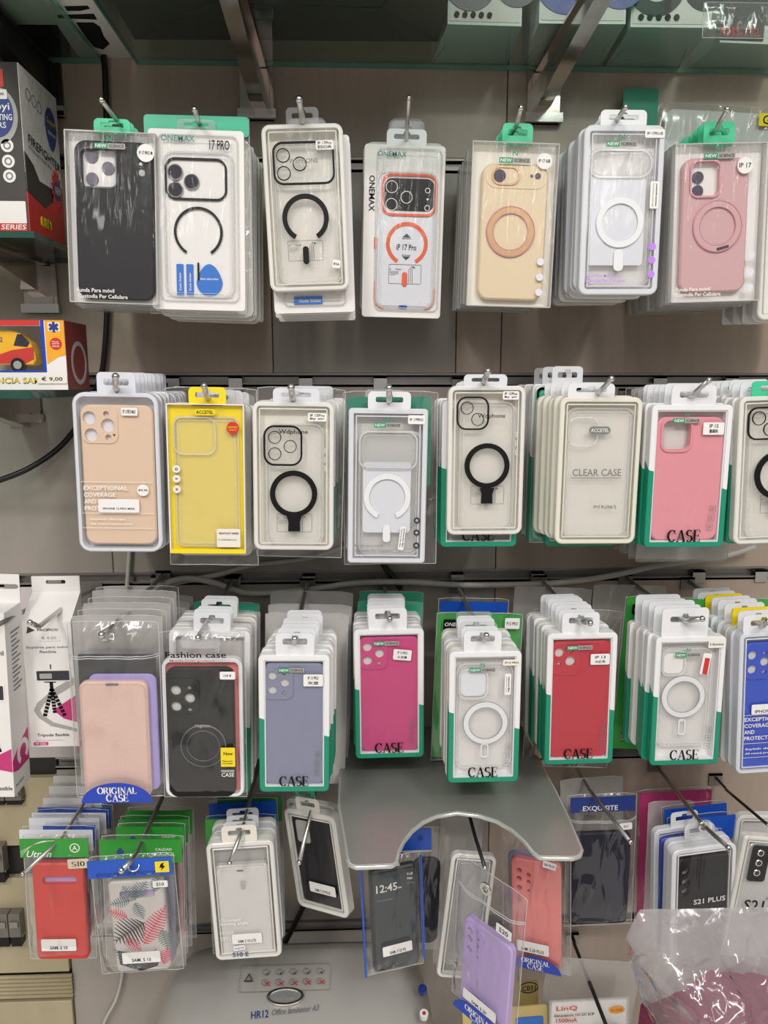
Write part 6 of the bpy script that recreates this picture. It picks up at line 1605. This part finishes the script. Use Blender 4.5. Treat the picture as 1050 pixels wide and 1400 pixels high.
# panels follow the lid: lift them slightly clear of it
lf = slope_face(330, 1320, 452, 1357)
lf.band('warning_panel', 'grey_print', 0, 0, 1, 1, .003, .0005, -.0006, -.0002)
lf.part('warning_triangle', G().ext([[(lf.X(.05), lf.Z(.62)), (lf.X(.15), lf.Z(.62)), (lf.X(.10), lf.Z(.3))], [(lf.X(.07), lf.Z(.57)), (lf.X(.13), lf.Z(.57)), (lf.X(.10), lf.Z(.38))]], -.0006, -.0002), 'dark_chip')
for k_ in range(5):
    for v in (.28, .66):
        q = lf.ring('pictogram', 'grey_print', .28+.15*k_, v, .034, .028, -.0006, -.0002, bev=0)
        x, z = lf.X(.31+.15*k_), lf.Z(v+.06)
        if v > .5: g = G().ext([[(x-.004, z-.0025), (x-.0033, z-.0032), (x+.004, z+.0025), (x+.0033, z+.0032)]], -.0009, -.0005).ext([[(x-.004, z+.0025), (x-.0033, z+.0032), (x+.004, z-.0025), (x+.0033, z-.0032)]], -.0009, -.0005); lf.part('cross_mark', g, 'red_ink', q)
        else: g = G().ext([[(x-.003, z), (x-.0022, z+.0006), (x-.001, z-.0012), (x+.004, z+.004), (x-.001, z-.003)]], -.0009, -.0005); lf.part('check_mark', g, 'dark_chip', q)
lf = slope_face(366, 1352, 416, 1376)
el = [(lf.W/2*math.cos(t), -lf.H/2+lf.H/2*math.sin(t)) for t in [i_*math.pi/20 for i_ in range(40)]]; el2 = [(x*.86, -lf.H/2+(z+lf.H/2)*.78) for x, z in el]
q = lf.part('badge_rim', G().ext([el, el2], -.003, 0, 0), 'chrome'); lf.part('badge', G().ext([el2], -.0015, 0), 'silver_plate')
g = G()
for k_ in range(7): g.ext([rr(lf.X(.24+.075*k_), lf.Z(.62), lf.X(.285+.075*k_), lf.Z(.4), .0006, 2)], -.0021, -.0014)
lf.part('embossing', g, 'silver_plate')
lf = slope_face(344, 1377, 438, 1394)
lf.text('HR12', .13, .62, .25, 'navy_print', h=.62, rot=4); lf.text('Office laminator A3', .64, .36, .68, 'grey_print', h=.5, slant=.3, rot=4)
for px_, py_, m_ in ((577, 1354, 'navy_print'), (579, 1388, 'white_plastic')):
    lf = slope_face(px_-7, py_-8, px_+7, py_+8); q = lf.disc('button', m_, .5, .5, .42, -.004, .004); lf.disc('button_mark', 'red_ink' if m_ != 'navy_print' else 'seal_blue', .5, .5, .18, -.0045, -.004, parent=q)
# blister packs at the bottom
lq = P('white charger blister card printed in red, hanging at the bottom', (748, 1364), (858, 1367), (752, 1500), .15, 'blister cards at the bottom', cat='blister pack', T=.004)
lq.plate('backing_card', 'white_card', 0.02, 0.02, .98, 1, .003, .001, .002); lq.band('frame', 'clear_tab', 0, 0, 1, 1, .003, .004, 0, .001)
lq.text('LinQ', .22, .085, .26, 'red_print', h=.05); lq.text('Alimentatore 12V DC EUP', .31, .15, .5, h=.025); lq.text('1500mA', .22, .20, .26, 'red_print', h=.042)
q = lq.part('oval_tag', G().ext([[(lq.X(.84)+lq.W*.1*math.cos(t), lq.Z(.125)+lq.H*.035*math.sin(t)) for t in [i_*math.pi/12 for i_ in range(24)]]], -.0003, 0), 'amber_print'); lq.text('X-1292', .84, .125, .15, 'red_print', y=-.0006, parent=q)
for u in (.15, .62): lq.plate('blister', 'clear_case', u, .27, u+.28, .5, .006, -.015, .001, .003)
lq.part('adapter', G().ext([lq.rr(.54, .30, .88, .6, .004)], -.012, 0, .003), 'dark_chip')
lz = P('frosted zip bag above the charger blister card', (748, 1287), (858, 1340), (752, 1400), .125, 'blister cards at the bottom', T=.004, cat='bag'); bag(lz, 'bag_milky', thick=.005, seed=140, nu=12, nv=10, crump=.002)
hook('dark rod slanting down to the bottom edge over the charger card', 787, 1291, .02, 834, 1415, .22, r=.0026, m='dark_metal', group='long rods of the lowest row')
yc = P('yellowish card marked C031 beside the lilac case bag', (640, 1345), (733, 1345), (650, 1480), .10, 'blister cards at the bottom', cat='blister pack', T=.004)
mm('straw_card', (208, 188, 120), .45, var=.05)
yc.plate('backing_card', 'straw_card', 0, 0, 1, 1, .003, .001, .003); yc.text('C031', .86, .06, .2, h=.05); yc.part('oval_ring', G().ext([[(yc.X(.86)+yc.W*.14*math.cos(t), yc.Z(.06)+yc.W*.09*math.sin(t)) for t in [i_*math.pi/12 for i_ in range(24)]], [(yc.X(.86)+yc.W*.13*math.cos(t), yc.Z(.06)+yc.W*.08*math.sin(t)) for t in [i_*math.pi/12 for i_ in range(24)]]], -.0002, .001), 'dark_chip')
yd = P('yellow framed card with blue patch below the C031 card', (630, 1380), (746, 1378), (640, 1500), .14, 'blister cards at the bottom', cat='blister pack', T=.004)
yd.plate('backing_card', 'straw_card', 0, 0, 1, 1, .004, .001, .003); yd.plate('blue_patch', 'blue_print', .1, .12, .45, .8, .003, 0, .001); yd.plate('blue_patch', 'blue_print', .62, .12, .95, .8, .003, 0, .001)
# wrapped burgundy bundle
mm('burgundy', (112, 32, 62), .45, var=.18, bump=.4, scale=30)
M['crumple'] = film('crumpled_wrap', milk=.12, rough=.11, gloss=4.0, wrinkle=1.0, wscale=26, milkc=(225, 220, 222), dirs=(1, 1, 1), crease=True)
mm('burgundy_fabric', (118, 30, 64), .5, var=.15, bump=.3, scale=40)
def ridged(v): return 1-abs(noise.noise(v))*2
bo = at(980, 1300, .36)
bz = empty('wrapped_bundle', (bo.x, bo.y, at(980, 1420, .36).z), 'burgundy bundle wrapped in crumpled clear plastic', 'bundle')
def blob(L_, T_, dd, amp, seed, front=True):
    def f(a_, b_):
        px_l = [(0, L_[0]), (.15, L_[1]), (.4, L_[2]), (.7, L_[3]), (1, L_[4])]
        for (t0, x0), (t1, x1) in zip(px_l, px_l[1:]):
            if t0 <= b_ <= t1: xl_ = x0+(x1-x0)*(b_-t0)/(t1-t0); break
        px = xl_+(1190-xl_)*a_; py = T_[0]+(T_[1]-T_[0])*(a_**.7)*0+(1480-T_[0])*b_+(T_[1]*a_*(1-b_))
        e = min(1, 5*min(a_, 1-a_))**.6*min(1, 4*b_)**.6
        w0 = at(px, py, .34)
        c_ = ridged(Vector((w0.x*14, w0.z*14, seed)))*.6+ridged(Vector((w0.x*34+5, w0.z*30, seed+4)))*.35+ridged(Vector((w0.x*75, w0.z*70, seed+9)))*.18
        off = (dd*e+amp*c_*(.3+.7*e)) if front else -.03*e+amp*.3*c_
        return Vector((w0.x+amp*.25*c_, w0.y-off, w0.z+amp*.3*(c_-.5)))-bz.location
    return f
g = G().grid(blob((930, 918, 872, 868, 880), (1300, 18), .06, .010, 3.3), 44, 36); g.build('fabric', M['burgundy_fabric'], bz)
g = G().grid(blob((930, 918, 872, 868, 880), (1300, 18), .06, .010, 3.3, False), 10, 10); g.build('fabric_back', M['burgundy_fabric'], bz)
g = G().grid(blob((868, 850, 862, 885, 905), (1246, -8), .085, .018, 7.7), 90, 80); g.build('plastic_wrap', M['crumple'], bz)
g = G().grid(blob((872, 853, 866, 890, 910), (1242, -6), .012, .012, 5.1), 40, 36); g.build('wrap_lining', film('wrap_lining', milk=.72, rough=.14, gloss=3.0, wrinkle=1.0, wscale=26, milkc=(176, 170, 170), crease=True), bz)
